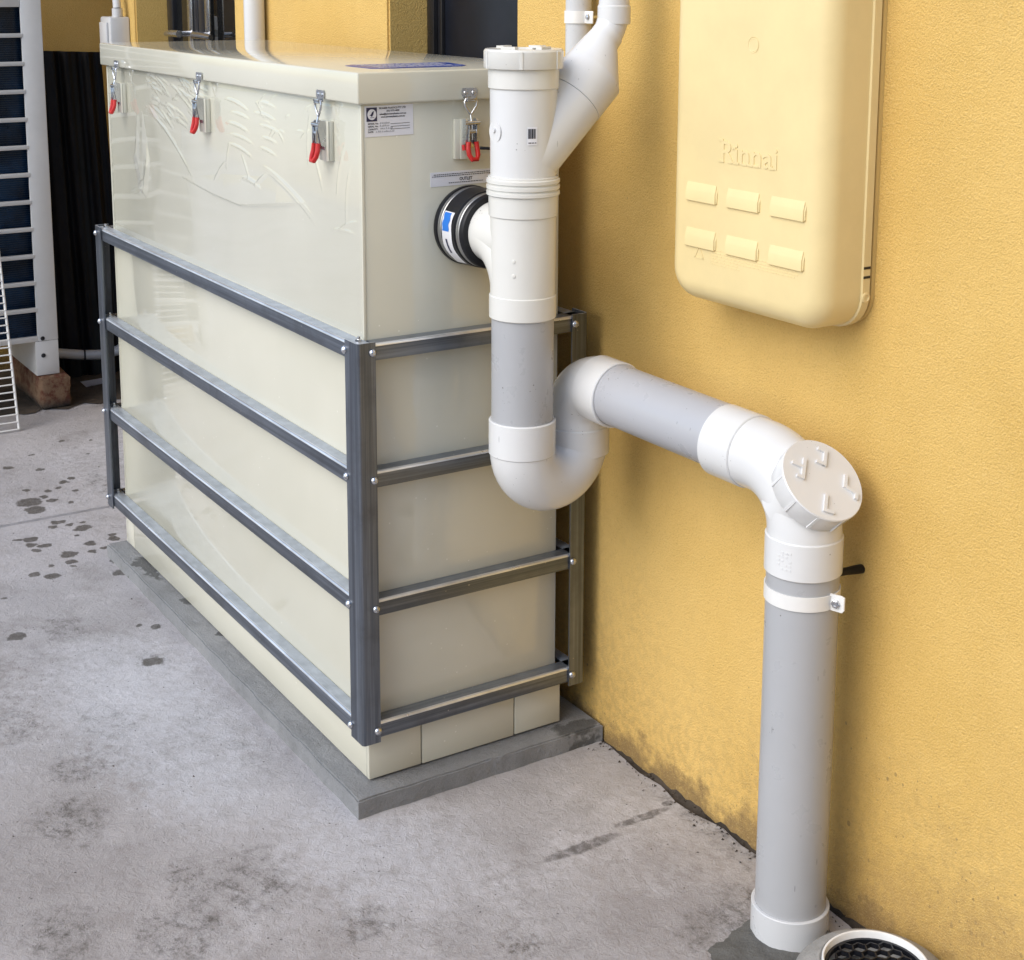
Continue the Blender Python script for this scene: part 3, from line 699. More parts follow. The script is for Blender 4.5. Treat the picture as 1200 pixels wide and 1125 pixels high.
for z in ZR:
    zb = z - 0.0135
    put_bolt((XF - 0.0445, YF - 0.0002, zb), (0, -1, 0)); put_bolt((XF + 0.0002, YF + 0.0275, zb), (1, 0, 0))
    put_bolt((XF + 0.0002, YF2 - 0.027, zb), (1, 0, 0)); put_bolt((XF2 + 0.012, YF - 0.0002, zb), (0, -1, 0))
    for (x, y) in ((XF - 0.030, YF + 0.018), (XF2 + 0.03, YF + 0.018)):       # nuts standing on the flanges
        bm = BM(); add_lathe(bm, (x, y, z), (0, 0, 1), [(0, 0.006), (0.004, 0.006), (0.005, 0.003), (0.009, 0.003), (0.009, 0)], 6); obj('nut', bm, M['zinc'], fr, 0)

# ------------------------------------------------------------------ drainage pipework
PX, PY = 0.118, 0.245
pipes = thing('drain_pipework', 'white and grey plastic drain pipe run from the tank outlet down to the paving', 'pipe', (PX, PY, 0))
def P(name, bm, m, parent=None, sm=35): return obj(name, fix(bm), m, parent or pipes, sm)
def collar(name, o, d, t0, t1, r, m, lip=0.0015, n=56, inner=None):
    bm = BM(); q = inner if inner else r - 0.006
    add_lathe(bm, o, d, [(t0, q), (t0, r - lip), (t0 + lip, r), (t1 - lip, r), (t1, r - lip), (t1, q)], n); return P(name, bm, m)
S = (PX, PY, 0.0); UP = (0, 0, 1)
# stack, from the cap down
bm = BM(); add_lathe(bm, S, UP, [(1.242, 0.050), (1.242, 0.0605), (1.2435, 0.0615), (1.268, 0.0615), (1.2715, 0.059), (1.2715, 0.045), (1.269, 0.044), (1.269, 0.0)], 64)
cap = P('stack_cap', bm, M['cream_pvc'])
bm = BM()
for i in range(6):
    a = i * PI / 3 - 0.62; d = Vector((math.cos(a), math.sin(a), 0)); t = Vector((-d.y, d.x, 0)); c = Vector((PX, PY, 0)) + d * 0.0613
    bm = BM(); add_prism(bm, [(-0.003, -0.001), (0.003, -0.001), (0.002, 0.0016), (-0.002, 0.0016)], 0.026, basis(c + Vector((0, 0, 1.2425)), t, d, (0, 0, 1)))
    P('grip_rib', bm, M['cream_pvc'], cap)
for a in (0.4, 0.4 + PI / 2, 0.4 + PI, 0.4 + 1.5 * PI):
    c = Vector((PX + 0.036 * math.cos(a), PY + 0.036 * math.sin(a), 1.2712)); bm = BM(); add_prism(bm, [(-0.013, -0.006), (0.013, -0.006), (0.011, 0.006), (-0.011, 0.006)], 0.0042, Matrix.Translation(c) @ Matrix.Rotation(a + PI / 2, 4, 'Z'))
    P('lug', bm, M['cream_pvc'], cap)
collar('stack_neck', S, UP, 1.211, 1.2425, 0.0548, M['cream_pvc'])
bm = BM(); add_lathe(bm, S, UP, [(1.070, 0.046), (1.070, 0.0512), (1.213, 0.0520), (1.213, 0.046)], 64)
junction = P('junction', bm, M['white'])
bm = BM(); pr = [(1.046, 0.05)]
for i in range(3):
    z = 1.046 + i * 0.0095; pr += [(z, 0.0545), (z + 0.0015, 0.0575), (z + 0.0065, 0.0575), (z + 0.008, 0.0548)]
pr += [(1.0755, 0.0548), (1.0765, 0.05)]
add_lathe(bm, S, UP, pr, 64); P('threaded_collar', bm, M['cream_pvc'])
collar('tee_socket', S, UP, 1.013, 1.047, 0.0540, M['cream_pvc'])
bm = BM(); add_lathe(bm, S, UP, [(0.886, 0.046), (0.886, 0.0515), (1.014, 0.0517), (1.014, 0.046)], 64)
# swept side branch of the tee, towards the tank
bz = 0.975
add_tube(bm, [(0.018, PY, bz), (0.034, PY, bz)] + arc((0.034, PY, bz - 0.088), (0.088 - 0.004, 0, 0), (0, 0, 0.088), PI / 2, 14)[1:], 0.0505, 48)
add_tube(bm, [(0.018, PY, bz), (PX, PY, bz)], 0.0505, 48)
tee = P('tee', bm, M['cream_pvc'], sm=50)
bm = BM()                                        # moulded bosses on the tee and the junction
for z in (0.948, 0.925):
    bm = BM(); d = Vector((0.66, -0.75, 0)).normalized(); add_lathe(bm, Vector((PX, PY, z)) + d * 0.051, d, [(0, 0.0035), (0.0015, 0.003), (0.0022, 0.0)], 14); P('moulding_boss', bm, M['cream_pvc'])
bm = BM(); d = Vector((-0.02, -1, 0)).normalized()
add_lathe(bm, Vector((PX, PY, 1.146)) + d * 0.0505, d, [(0, 0.017), (0.0008, 0.0165), (0.0008, 0.0)], 24)
add_tube(bm, [Vector((PX, PY, 1.149)) + d * 0.0505, Vector((PX, PY, 1.149)) + d * 0.0545], 0.0040, 12)
P('moulding_boss', bm, M['white'])
collar('lower_socket', S, UP, 0.851, 0.8885, 0.0532, M['cream_pvc'])
bm = BM(); add_lathe(bm, S, UP, [(0.66, 0.0495), (0.86, 0.0495)], 64); P('outlet_pipe', bm, M['grey'])
collar('trap_socket', S, UP, 0.627, 0.684, 0.0538, M['white'], inner=0.0497)
RX, RY = 0.098, 0.366
A0 = Vector((PX, PY, 0.632)); A1 = Vector((RX, RY, 0.632)); mid = (A0 + A1) / 2; rb = (A1 - A0).length / 2; hd = (A1 - A0).normalized()
bm = BM(); add_tube(bm, [A0] + [mid + hd * (-rb * math.cos(PI * i / 24)) + Vector((0, 0, -rb * math.sin(PI * i / 24))) for i in range(1, 24)] + [A1], 0.0520, 56)
P('trap_bend', bm, M['white'], sm=60)
RS = (RX, RY, 0)
collar('riser_socket', RS, UP, 0.604, 0.652, 0.0538, M['white'])
# elbow up and over to the horizontal run
HX0 = Vector((0.168, 0.3715, 0.7215)); HX1 = Vector((0.515, 0.3985, 0.708)); hdir = (HX1 - HX0).normalized()
hh = Vector((hdir.x, hdir.y, 0)).normalized(); r2 = 0.062
c0 = Vector((RX, RY, 0.724 - r2)) + hh * r2
bm = BM(); add_tube(bm, [(RX, RY, 0.645)] + [c0 - hh * r2 * math.cos(i * PI / 28) + Vector((0, 0, r2 * math.sin(i * PI / 28))) for i in range(0, 15)], 0.0520, 56); P('elbow', bm, M['white'], sm=60)
e0 = c0 + Vector((0, 0, r2))
collar('elbow_socket', e0 - hh * 0.012, hdir, 0.0, 0.052, 0.0540, M['white'], inner=0.0497)
bm = BM(); add_lathe(bm, e0, hdir, [(0.0, 0.0495), ((HX1 - e0).length - 0.05, 0.0495)], 56); P('horizontal_pipe', bm, M['midgrey'])
# inspection bend
DX, DY = 0.600, 0.405
r3 = 0.085; c3 = Vector((DX, DY, 0.706)) - hh * r3 - Vector((0, 0, r3)); top = c3 + Vector((0, 0, r3))
collar('bend_socket', top - hdir * 0.078, hdir, 0.0, 0.062, 0.0545, M['white'], inner=0.0497)
bm = BM(); add_tube(bm, [top - hdir * 0.025] + [c3 + hh * r3 * math.sin(i * PI / 28) + Vector((0, 0, r3 * math.cos(i * PI / 28))) for i in range(15)] + [(DX, DY, 0.60)], 0.0522, 56)
k = Vector((1, 0, 1)).normalized(); cc = Vector((0.632, DY, 0.702))
add_tube(bm, [cc - k * 0.075, cc - k * 0.028], 0.0535, 48)
insp = P('inspection_bend', bm, M['white'], sm=50)
bm = BM(); add_lathe(bm, cc, k, [(-0.034, 0.050), (-0.034, 0.0605), (-0.033, 0.0612), (-0.0015, 0.0630), (0.0, 0.0618), (0.0, 0.0)], 64)
icap = P('inspection_cap', bm, M['white'])
_, ku, kv = frame_of(k); ku = Vector((0, 1, 0)); kv = k.cross(ku) * -1
if kv.z < 0: kv = -kv
bm = BM()
for i in range(10):
    a = i * PI / 5 + 0.3; d = ku * math.cos(a) + kv * math.sin(a); t = k.cross(d)
    bm = BM(); add_prism(bm, [(-0.003, -0.001), (0.003, -0.001), (0.002, 0.0022), (-0.002, 0.0022)], 0.029, basis(cc + d * 0.0613 - k * 0.032, t, d, k))
    P('grip_rib', bm, M['white'], icap)
KM = basis(cc, ku, kv, k) @ Matrix.Rotation(math.radians(-38), 4, 'Z') @ Matrix.Diagonal((1.12, 1.12, 1, 1))
def bar(x0, y0, x1, y1, t=0.0022, h=0.0035):
    dv = Vector((x1 - x0, y1 - y0)); nv = Vector((-dv.y, dv.x)).normalized() * t
    add_prism(bm, [(x0 - nv.x, y0 - nv.y), (x1 - nv.x, y1 - nv.y), (x1 + nv.x, y1 + nv.y), (x0 + nv.x, y0 + nv.y)], h, KM)
for lug in ((((-0.012, 0.042), (-0.001, 0.042)), ((-0.001, 0.0442), (-0.001, 0.0198)), ((-0.0005, 0.022), (-0.012, 0.022))),
            (((-0.044, 0.004), (-0.0302, 0.004)), ((-0.028, 0.018), (-0.028, -0.014)), ((-0.0285, -0.012), (-0.036, -0.012))),
            (((0.030, 0.022), (0.030, 0.002)), ((0.0305, 0.004), (0.046, 0.000)), ((0.046, 0.002), (0.046, -0.008))),
            (((0.006, -0.020), (0.006, -0.046)), ((0.0065, -0.044), (0.018, -0.042)))):
    bm = BM()
    for i, seg in enumerate(lug): bar(*seg[0], *seg[1], h=0.0035 + 0.0002 * i)
    P('lug', bm, M['white'], icap)
collar('drop_socket', (DX, DY, 0), UP, 0.562, 0.616, 0.0545, M['white'], inner=0.0512)
bm = BM(); add_lathe(bm, (DX, DY, 0), UP, [(-0.02, 0.0512), (0.58, 0.0512)], 64); P('drop_pipe', bm, M['grey'])
bm = BM()                                       # moulded marks on the socket
SM = Vector((0.30, -0.954, 0)).normalized(); TM = Vector((0.954, 0.30, 0))
for i in range(5):
    for j in range(4):
        if (i * 3 + j * 5) % 4 == 0: continue
        a = (j - 1.5) * 0.11; d = SM * math.cos(a) + TM * math.sin(a); t = Vector((-d.y, d.x, 0))
        add_prism(bm, [(-0.002, -0.0012), (0.002, -0.0012), (0.002, 0.0012), (-0.002, 0.0012)], 0.0008, basis(Vector((DX, DY, 0.578 + i * 0.006)) + d * 0.0542, t, (0, 0, 1), d))
P('moulded_mark', bm, M['white'])
# foot collar, cut on the slant
bm = BM(); N = 64; ra, rbb = 0.0565, 0.0515
ring = []
for i in range(N):
    a = 2 * PI * i / N; ca, sa = math.cos(a), math.sin(a)
    zl = -0.004; zt = 0.050
    ring.append([bm.verts.new((DX + r * ca, DY + r * sa, z)) for r, z in ((ra, zl), (ra, zt - 0.001), (ra - 0.001, zt), (rbb, zt), (rbb, zt - 0.02))])
for i in range(N):
    for j in range(4): bm.faces.new([ring[i][j], ring[(i + 1) % N][j], ring[(i + 1) % N][j + 1], ring[i][j + 1]])
P('foot_collar', bm, M['lightgrey'])
# 45 degree branch, reducer and vent
bdir = Vector((0, 1, 1)).normalized(); bo = Vector((PX, PY, 1.099)); up45 = Vector((0, -1, 1)).normalized()
bm = BM(); add_lathe(bm, bo, bdir, [(0.0, 0.0515), (0.128, 0.0515), (0.1285, 0.0505)], 56); P('branch', bm, M['white'])
bm = BM()
rings = []
for (s, r, off) in ((0.1287, 0.0500, 0), (0.129, 0.0520, 0), (0.183, 0.0520, 0.0), (0.186, 0.0505, 0.001), (0.236, 0.0262, 0.0225), (0.25, 0.0255, 0.0235)):
    c = bo + bdir * s + up45 * off; rings.append([bm.verts.new(c + (Vector((1, 0, 0)) * math.cos(2 * PI * i / 56) + up45 * math.sin(2 * PI * i / 56)) * r) for i in range(56)])
for a, b in zip(rings, rings[1:]):
    for i in range(56): bm.faces.new([a[i], a[(i + 1) % 56], b[(i + 1) % 56], b[i]])
P('reducer', bm, M['white'])
VX, VY = PX + 0.001, 0.4145
# vent axis of the inclined part: z = y + off
v0 = bo + bdir * 0.236 + up45 * 0.0235
t = (VY - v0.y) / bdir.y; corner = v0 + bdir * t
rt = 0.062; L = rt * math.tan(PI / 8)
s0 = corner - bdir * L; s1 = corner + Vector((0, 0, L)); cen = s1 + Vector((0, -rt, 0))
bm = BM(); add_tube(bm, [v0 - bdir * 0.03, s0 - bdir * 0.003] + [cen + Vector((0, rt * math.cos(PI / 4 * (1 - i / 8)), -rt * math.sin(PI / 4 * (1 - i / 8)))) for i in range(9)] + [s1 + Vector((0, 0, 0.01))], 0.0245, 40)
P('vent_elbow', bm, M['white'], sm=60)
collar('vent_socket', (VX, VY, 0), UP, 1.306, 1.336, 0.0262, M['white'])
bm = BM(); add_lathe(bm, (VX, VY, 0), UP, [(1.33, 0.0243), (2.6, 0.0243)], 40); P('vent_pipe', bm, M['white'])
# barcode sticker on the junction
bm = BM(); a0 = math.atan2(-0.46, 0.89); 
def patch(bm, ang, half, z0, z1, r):
    vs_ = []
    for i in range(7):
        a = ang - half + 2 * half * i / 6; vs_.append([bm.verts.new((PX + r * math.cos(a), PY + r * math.sin(a), z)) for z in (z0, z1)])
    for i in range(6): bm.faces.new([vs_[i][0], vs_[i + 1][0], vs_[i + 1][1], vs_[i][1]])
patch(bm, -0.30, 0.15, 1.128, 1.156, 0.0524); st = P('barcode_sticker', bm, M['label'])
bm = BM(); a = -0.42
for wd in (0.02, 0.012, 0.03, 0.01, 0.018, 0.028, 0.01, 0.02, 0.014): patch(bm, a, wd / 2, 1.138, 1.153, 0.0527); a += wd * 0.55 + 0.016
for a in (-0.40, -0.36, -0.31, -0.26, -0.2): patch(bm, a, 0.014, 1.1305, 1.1325, 0.0527)
P('barcode', bm, M['ink'], st)
# rubber coupling on the tank outlet
K0 = (XT1 + 0.0005, PY, bz)
bm = BM(); add_lathe(bm, K0, (1, 0, 0), [(0, 0.05), (0, 0.0655), (0.003, 0.0665), (0.008, 0.0662), (0.010, 0.0635), (0.022, 0.0635), (0.024, 0.0655), (0.062, 0.0635), (0.064, 0.0605), (0.076, 0.0605), (0.078, 0.0625), (0.084, 0.0615), (0.086, 0.0600), (0.086, 0.0506)], 64)
boot = P('rubber_coupling', bm, M['rubber'])
for t0, r in ((0.011, 0.0640), (0.065, 0.0612)):
    bm = BM(); add_lathe(bm, K0, (1, 0, 0), [(t0, r - 0.002), (t0, r), (t0 + 0.0015, r + 0.0010), (t0 + 0.0045, r + 0.0002), (t0 + 0.0085, r + 0.0010), (t0 + 0.010, r), (t0 + 0.010, r - 0.002)], 64)
    P('clamp_band', bm, M['steel'], boot)
def boot_patch(m, name, x0, x1, aa, ab, lift, wob=0.0):
    bm = BM(); g_ = []
    for i in range(15):
        a = aa + (ab - aa) * i / 14; sh = wob * math.sin(i * 0.9)
        row = []
        for x in (x0 + sh, x1 + sh):
            r = 0.0655 - (x - 0.024) / 0.038 * 0.002 + lift
            row.append(bm.verts.new((K0[0] + x, PY - r * math.cos(a), bz + r * math.sin(a))))
        g_.append(row)
    for i in range(14): bm.faces.new([g_[i][0], g_[i][1], g_[i + 1][1], g_[i + 1][0]])
    return P(name, bm, m, boot)
boot_patch(M['label'], 'coupling_label', 0.0265, 0.0545, -1.0, 0.50, 0.0004, 0.0012)
boot_patch(M['bluelabel'], 'coupling_label', 0.0290, 0.0475, 0.0, 0.47, 0.0009, 0.0012)
boot_patch(M['navyink'], 'coupling_label', 0.0365, 0.0410, -0.60, -0.20, 0.0009, 0.0)

# second, thin pipe against the wall, with its clip
bm = BM(); tp = [(-0.060, 0.470, 2.6), (-0.060, 0.470, 1.20), (-0.060, 0.475, 1.175), (-0.060, 0.49, 1.160), (-0.060, 0.515, 1.155)]
add_tube(bm, tp, 0.0222, 36); thin = obj('wall_pipe', fix(bm), M['lightgrey'], None, 50)
tag(thin, 'thin pale grey pipe on the wall just left of the white vent elbow', 'pipe')
def saddle(x, y, r, z, h, wall, m, name, label, tab=1, bolt_r=0.006):
    t = thing(name, label, 'pipe clip', (x, y, z), 'white clips holding pipes to the yellow wall')
    bm = BM(); n = 28; prof = []
    for i in range(n + 1):
        a = PI + PI * i / n; prof.append((math.cos(a), math.sin(a)))
    outer = [(x + (r + 0.0018) * c, y + (r + 0.0018) * s) for c, s in prof]; inner = [(x + r * c, y + r * s) for c, s in prof]
    for (a, b) in zip(range(n), range(1, n + 1)):
        for zz, k_ in ((z, 1), (z + h, 1)): pass
        v = [bm.verts.new((*outer[a], z)), bm.verts.new((*outer[b], z)), bm.verts.new((*outer[b], z + h)), bm.verts.new((*outer[a], z + h))]
        u_ = [bm.verts.new((*inner[a], z)), bm.verts.new((*inner[b], z)), bm.verts.new((*inner[b], z + h)), bm.verts.new((*inner[a], z + h))]
        bm.faces.new(v); bm.faces.new([u_[0], u_[1], v[1], v[0]]); bm.faces.new([v[3], v[2], u_[2], u_[3]]); bm.faces.new(u_[::-1])
    bmesh.ops.remove_doubles(bm, verts=bm.verts[:], dist=1e-5)
    obj('band', fix(bm), m, t, 40)
    return t
ct = saddle(-0.060, 0.470, 0.0226, 1.303, 0.021, YW, M['wirew'], 'pipe_clip', 'white pipe clip with a screw on the thin grey wall pipe', 1)
bm = BM(); add_box(bm, -0.0374, -0.013, 0.466, 0.4685, 1.303, 1.324, 0.001); obj('tab', bm, M['wirew'], ct)
bm = BM(); add_lathe(bm, (-0.026, 0.466, 1.314), (0, -1, 0), [(0, 0.0055), (0.003, 0.0045), (0.004, 0.0)], 6); add_tube(bm, [(-0.026, 0.4686, 1.314), (-0.026, 0.502, 1.314)], 0.003, 8); obj('screw', fix(bm), M['zinc'], ct, 0)

ct = saddle(DX, DY, 0.0516, 0.520, 0.021, YW, M['wirew'], 'pipe_clip', 'white pipe clip around the thick grey drop pipe below the round cap', 1)
bm = BM(); add_lathe(bm, (DX, DY, 0), UP, [(0.5205, 0.0514), (0.5205, 0.0532), (0.5405, 0.0532), (0.5405, 0.0514)], 56); obj('backing', fix(bm), M['wirew'], ct)
bm = BM(); add_prism(bm, [(0.045, -0.012), (0.072, -0.012), (0.075, -0.008), (0.075, 0.010), (0.070, 0.012), (0.045, 0.012)], 0.003, basis((DX, DY - 0.012, 0.531), Vector((0.94, 0.34, 0)).normalized(), (0, 0, 1), Vector((0.34, -0.94, 0)).normalized()), 0.0006)
obj('tab', fix(bm), M['wirew'], ct)
bm = BM(); pb = Vector((DX, DY - 0.012, 0.531)) + Vector((0.94, 0.34, 0)).normalized() * 0.063; nb = Vector((0.34, -0.94, 0)).normalized()
add_lathe(bm, pb + nb * 0.003, nb, [(0, 0.0062), (0.004, 0.0062), (0.0048, 0.005), (0.0048, 0.003), (0.0035, 0.0025), (0.0035, 0)], 6); add_tube(bm, [pb, pb - nb * 0.018], 0.0028, 8)
obj('screw', fix(bm), M['zinc'], ct, 0)
bm = BM(); add_tube(bm, [(0.617, 0.43, 0.5535), (0.617, 0.476, 0.5495)], 0.0056, 16); add_tube(bm, [(0.617, 0.476, 0.5495), (0.617, 0.488, 0.5485), (0.617, 0.5027, 0.547)], [0.0058, 0.0066, 0.0068], 16); obj('stud', fix(bm), M['rubber'], ct)

# ------------------------------------------------------------------ water heater
hx0, hx1, hz0, hz1, hyf = 0.2790, 0.6185, 0.8960, 1.62, 0.4000
heater = thing('water_heater', 'cream wall mounted water heater casing with six louvre bars and embossed lettering', 'water heater', ((hx0 + hx1) / 2, YW, hz0))
def rrect(x0, x1, z0, z1, r, n=8):
    p_ = []
    for cx, cz, a0 in ((x1 - r, z1 - r, 0), (x0 + r, z1 - r, PI / 2), (x0 + r, z0 + r, PI), (x1 - r, z0 + r, 1.5 * PI)):
        for i in range(n + 1): a = a0 + PI / 2 * i / n; p_.append((cx + r * math.cos(a), cz + r * math.sin(a)))
    return p_
def shell(prof, mat, name, r0, par, capf=True):
    bm = BM(); rings = []
    for (ins, y) in prof:
        rings.append([bm.verts.new((x, y, z)) for x, z in rrect(hx0 + ins, hx1 - ins, hz0 + ins, hz1 - ins, max(r0 - ins, 0.006))])
    for a, b in zip(rings, rings[1:]):
        for i in range(len(a)): bm.faces.new([a[i], a[(i + 1) % len(a)], b[(i + 1) % len(a)], b[i]])
    if capf: bm.faces.new(rings[-1])
    return obj(name, fix(bm), mat, par, 40)
rr = 0.034
shell([(0.004, 0.4930), (0.0, 0.4920), (0.0, 0.4790), (0.003, 0.4780), (0.003, hyf + rr)] + [(0.003 + rr * (1 - math.cos(i * PI / 16)), hyf + rr * (1 - math.sin(i * PI / 16))) for i in range(1, 9)], M['heater'], 'cover', 0.052, heater)
shell([(0.001, 0.5028), (0.001, 0.4968), (0.005, 0.4962), (0.005, 0.4932)], M['heater_back'], 'back_plate', 0.052, heater)
for row in (0, 1):
    for col in range(3):
        x0 = 0.3265 + col * 0.0925; zt = 1.0795 - row * 0.0685; lw, lh, d = 0.0770, 0.0270, 0.0038
        bm = BM()
        prof = [(0.0005, 0.002), (-0.001, -0.0005), (-d + 0.001, -0.0085), (-d, -0.0115), (-d, -lh + 0.001), (-d + 0.0015, -lh), (0.0005, -lh)]
        n_ = 8
        for i in range(1): pass
        L_ = [bm.verts.new((x0 + 0.003, hyf + a, zt + b)) for a, b in prof]; L2 = [bm.verts.new((x0 + lw - 0.003, hyf + a, zt + b)) for a, b in prof]
        for i in range(len(prof) - 1): bm.faces.new([L_[i], L2[i], L2[i + 1], L_[i + 1]])
        bm.faces.new(L_); bm.faces.new(L2[::-1])
        fix(bm); bmesh.ops.bevel(bm, geom=[e for e in bm.edges if len(e.link_faces) == 2 and e.calc_face_angle(0) > 1.2], offset=0.0022, segments=3, affect='EDGES')
        obj('louvre', bm, M['heater'], heater, 50)
bm = BM(); add_text(bm, 'Rinnai', basis((0.4035, hyf + 0.0008, 1.1175), (1, 0, 0), (0, 0, 1), (0, -1, 0)), 0.044, fit=0.118, depth=0.0019, bold=0.0004)
for x_, z_, w_ in ((0.4010, 1.1165, 0.017), (0.4225, 1.1165, 0.012), (0.4345, 1.1165, 0.016), (0.4530, 1.1165, 0.013), (0.4660, 1.1165, 0.013), (0.4775, 1.1165, 0.013), (0.5100, 1.1165, 0.013), (0.4010, 1.1470, 0.014), (0.4310, 1.1375, 0.010)):
    add_box(bm, x_, x_ + w_ * 0.72, hyf - 0.0013, hyf + 0.001, z_, z_ + 0.0032)      # slab serifs
obj('embossed_name', bm, M['heater'], heater, 30)
bm = BM(); HM = basis((0, hyf + 0.0004, 0), (1, 0, 0), (0, 0, 1), (0, -1, 0))
tri = [(0.352, 0.9685), (0.372, 0.9685), (0.362, 0.9870)]
for (a, b) in zip(tri, tri[1:] + tri[:1]):
    dv = Vector((b[0] - a[0], b[1] - a[1])); nv = Vector((-dv.y, dv.x)).normalized() * 0.0010
    add_prism(bm, [(a[0] - nv.x, a[1] - nv.y), (b[0] - nv.x, b[1] - nv.y), (b[0] + nv.x, b[1] + nv.y), (a[0] + nv.x, a[1] + nv.y)], 0.0012, HM)
for i in range(6):
    x = 0.388 if i else 0.380
    while x < (0.565 if i < 4 else 0.45):
        wd = random.uniform(0.003, 0.009); zz = 0.9850 - i * 0.0042; add_prism(bm, [(x, zz), (x + wd, zz), (x + wd, zz + 0.0017), (x, zz + 0.0017)], 0.0009, HM); x += wd + 0.0017
obj('embossed_warning', bm, M['heater'], heater, 30)
bm = BM(); add_lathe(bm, (0.469, hyf - 0.0006, 1.2865), (0, 1, 0), [(0, 0.011), (0.0012, 0.0098), (0.0003, 0.0088), (0.0015, 0.004), (0.0012, 0.0)], 32); obj('screw_dimple', fix(bm), M['heater'], heater, 40)
bm = BM(); add_lathe(bm, (hx1 - 0.0002, 0.485, 0.9450), (1, 0, 0), [(0, 0.0075), (0.0016, 0.0072), (0.0022, 0.0045), (0.001, 0.004), (0.001, 0)], 20); obj('side_screw', fix(bm), M['heater'], heater, 40)
bm = BM()
for z in (0.972, 0.985): add_box(bm, hx1 - 0.001, hx1 + 0.0006, 0.4792, 0.4915, z, z + 0.0035)
obj('side_slot', bm, M['black'], heater, 0)

# ------------------------------------------------------------------ unseen fence behind the camera, added to cut sky light on the tank end
fence = thing('sky_blocking_fence', 'unseen brown timber paling fence added to darken the tank end face', 'fence', (3.9, -1.5, 0))
for i in range(44):
    y0_ = -4.6 + i * 0.115
    bm = BM(); add_box(bm, 3.88, 3.90, y0_, y0_ + 0.110, 0.02, 1.75 + random.uniform(-0.01, 0.01)); obj('paling', bm, M['fence'], fence, 0)
for z_ in (0.25, 0.85, 1.5):
    bm = BM(); add_box(bm, 3.902, 3.945, -4.6, 0.45, z_, z_ + 0.09); obj('fence_rail', bm, M['fence'], fence, 0)

# ------------------------------------------------------------------ relief gully at the foot of the drop pipe
gx, gy = 0.785, 0.3895
gul = thing('floor_gully', 'round grey relief gully with black grate beside the foot of the drop pipe', 'drain', (gx, gy, 0))
bm = BM(); add_lathe(bm, (gx, gy, 0), UP, [(-0.02, 0.111), (0.022, 0.1122), (0.038, 0.109), (0.050, 0.099), (0.060, 0.084), (0.0635, 0.0755), (0.060, 0.0725), (-0.02, 0.072)], 72); obj('surround', fix(bm), M['ring'], gul, 50)
bm = BM(); add_lathe(bm, (gx, gy, 0), UP, [(0.050, 0.0722), (0.0665, 0.0720), (0.0672, 0.0714), (0.0672, 0.0692), (0.0665, 0.0686), (0.030, 0.0684)], 72); obj('rim', fix(bm), M['wirew'], gul, 50)
bm = BM(); add_lathe(bm, (gx, gy, 0), UP, [(0.018, 0.0682), (0.018, 0.0)], 48); obj('sump', fix(bm), M['black'], gul, 0)
bm = BM(); R0 = 0.0680; hs_ = 0.0105
for r_ in range(-5, 6):
    for q_ in range(-5, 6):
        hx_ = hs_ * math.sqrt(3) * (q_ + (r_ % 2) * 0.5); hy_ = hs_ * 1.5 * r_
        for e_ in range(3):
            a1_, a2_ = math.radians(30 + 60 * e_), math.radians(90 + 60 * e_)
            p1 = Vector((hx_ + hs_ * math.cos(a1_), hy_ + hs_ * math.sin(a1_), 0)); p2 = Vector((hx_ + hs_ * math.cos(a2_), hy_ + hs_ * math.sin(a2_), 0))
            if max(p1.length, p2.length) > R0: continue
            dv = (p2 - p1).normalized(); nv = Vector((-dv.y, dv.x, 0)) * 0.0009
            add_prism(bm, [((p1 - nv).x, (p1 - nv).y), ((p2 - nv).x, (p2 - nv).y), ((p2 + nv).x, (p2 + nv).y), ((p1 + nv).x, (p1 + nv).y)], 0.007, Matrix.Translation((gx, gy, 0.050)))
add_lathe(bm, (gx, gy, 0), UP, [(0.050, 0.0682), (0.057, 0.0682), (0.057, 0.0645), (0.050, 0.0645)], 48, closed=True)
tag(obj('grate', bm, M['black'], gul, 0), kind='stuff')
bm = BM(); rings = []; NR, NA = 16, 96
for j in range(NR + 1):
    row = []
    for i in range(NA):
        a = 2 * PI * i / NA; R_ = 0.098 + 0.014 * math.sin(3 * a + 1) + 0.010 * mn.noise(Vector((math.cos(a) * 3, math.sin(a) * 3, 0))) + 0.004 * mn.noise(Vector((math.cos(a) * 14, math.sin(a) * 14, 5)))
        r = R_ * (0.15 + 0.85 * j / NR); x, y = 0.650 + r * 1.15 * math.cos(a), 0.362 + r * math.sin(a); y = min(y, 0.489)
        f_ = 1 - j / NR; z = 0.0006 + 0.005 * min(1, f_ * 4) + 0.0035 * mn.noise(Vector((x * 45, y * 45, 1))) * min(1, f_ * 3) + 0.002 * mn.noise(Vector((x * 140, y * 140, 1))) * min(1, f_ * 3)
        dx, dy = x - 0.66, y - 0.44; z += 0.016 * math.exp(-(dx * dx + dy * dy) / 0.0011) * min(1, f_ * 4)
        row.append(bm.verts.new((x, y, max(z, 0.0006))))
    rings.append(row)
for A_, B_ in zip(rings, rings[1:]):
    for i in range(NA): bm.faces.new([A_[i], A_[(i + 1) % NA], B_[(i + 1) % NA], B_[i]])
bm.faces.new(rings[0])
tag(obj('mortar_patch', fix(bm), M['mortar'], None, 60), 'dark grey mortar patch on the paving around the drop pipe foot', 'mortar patch')

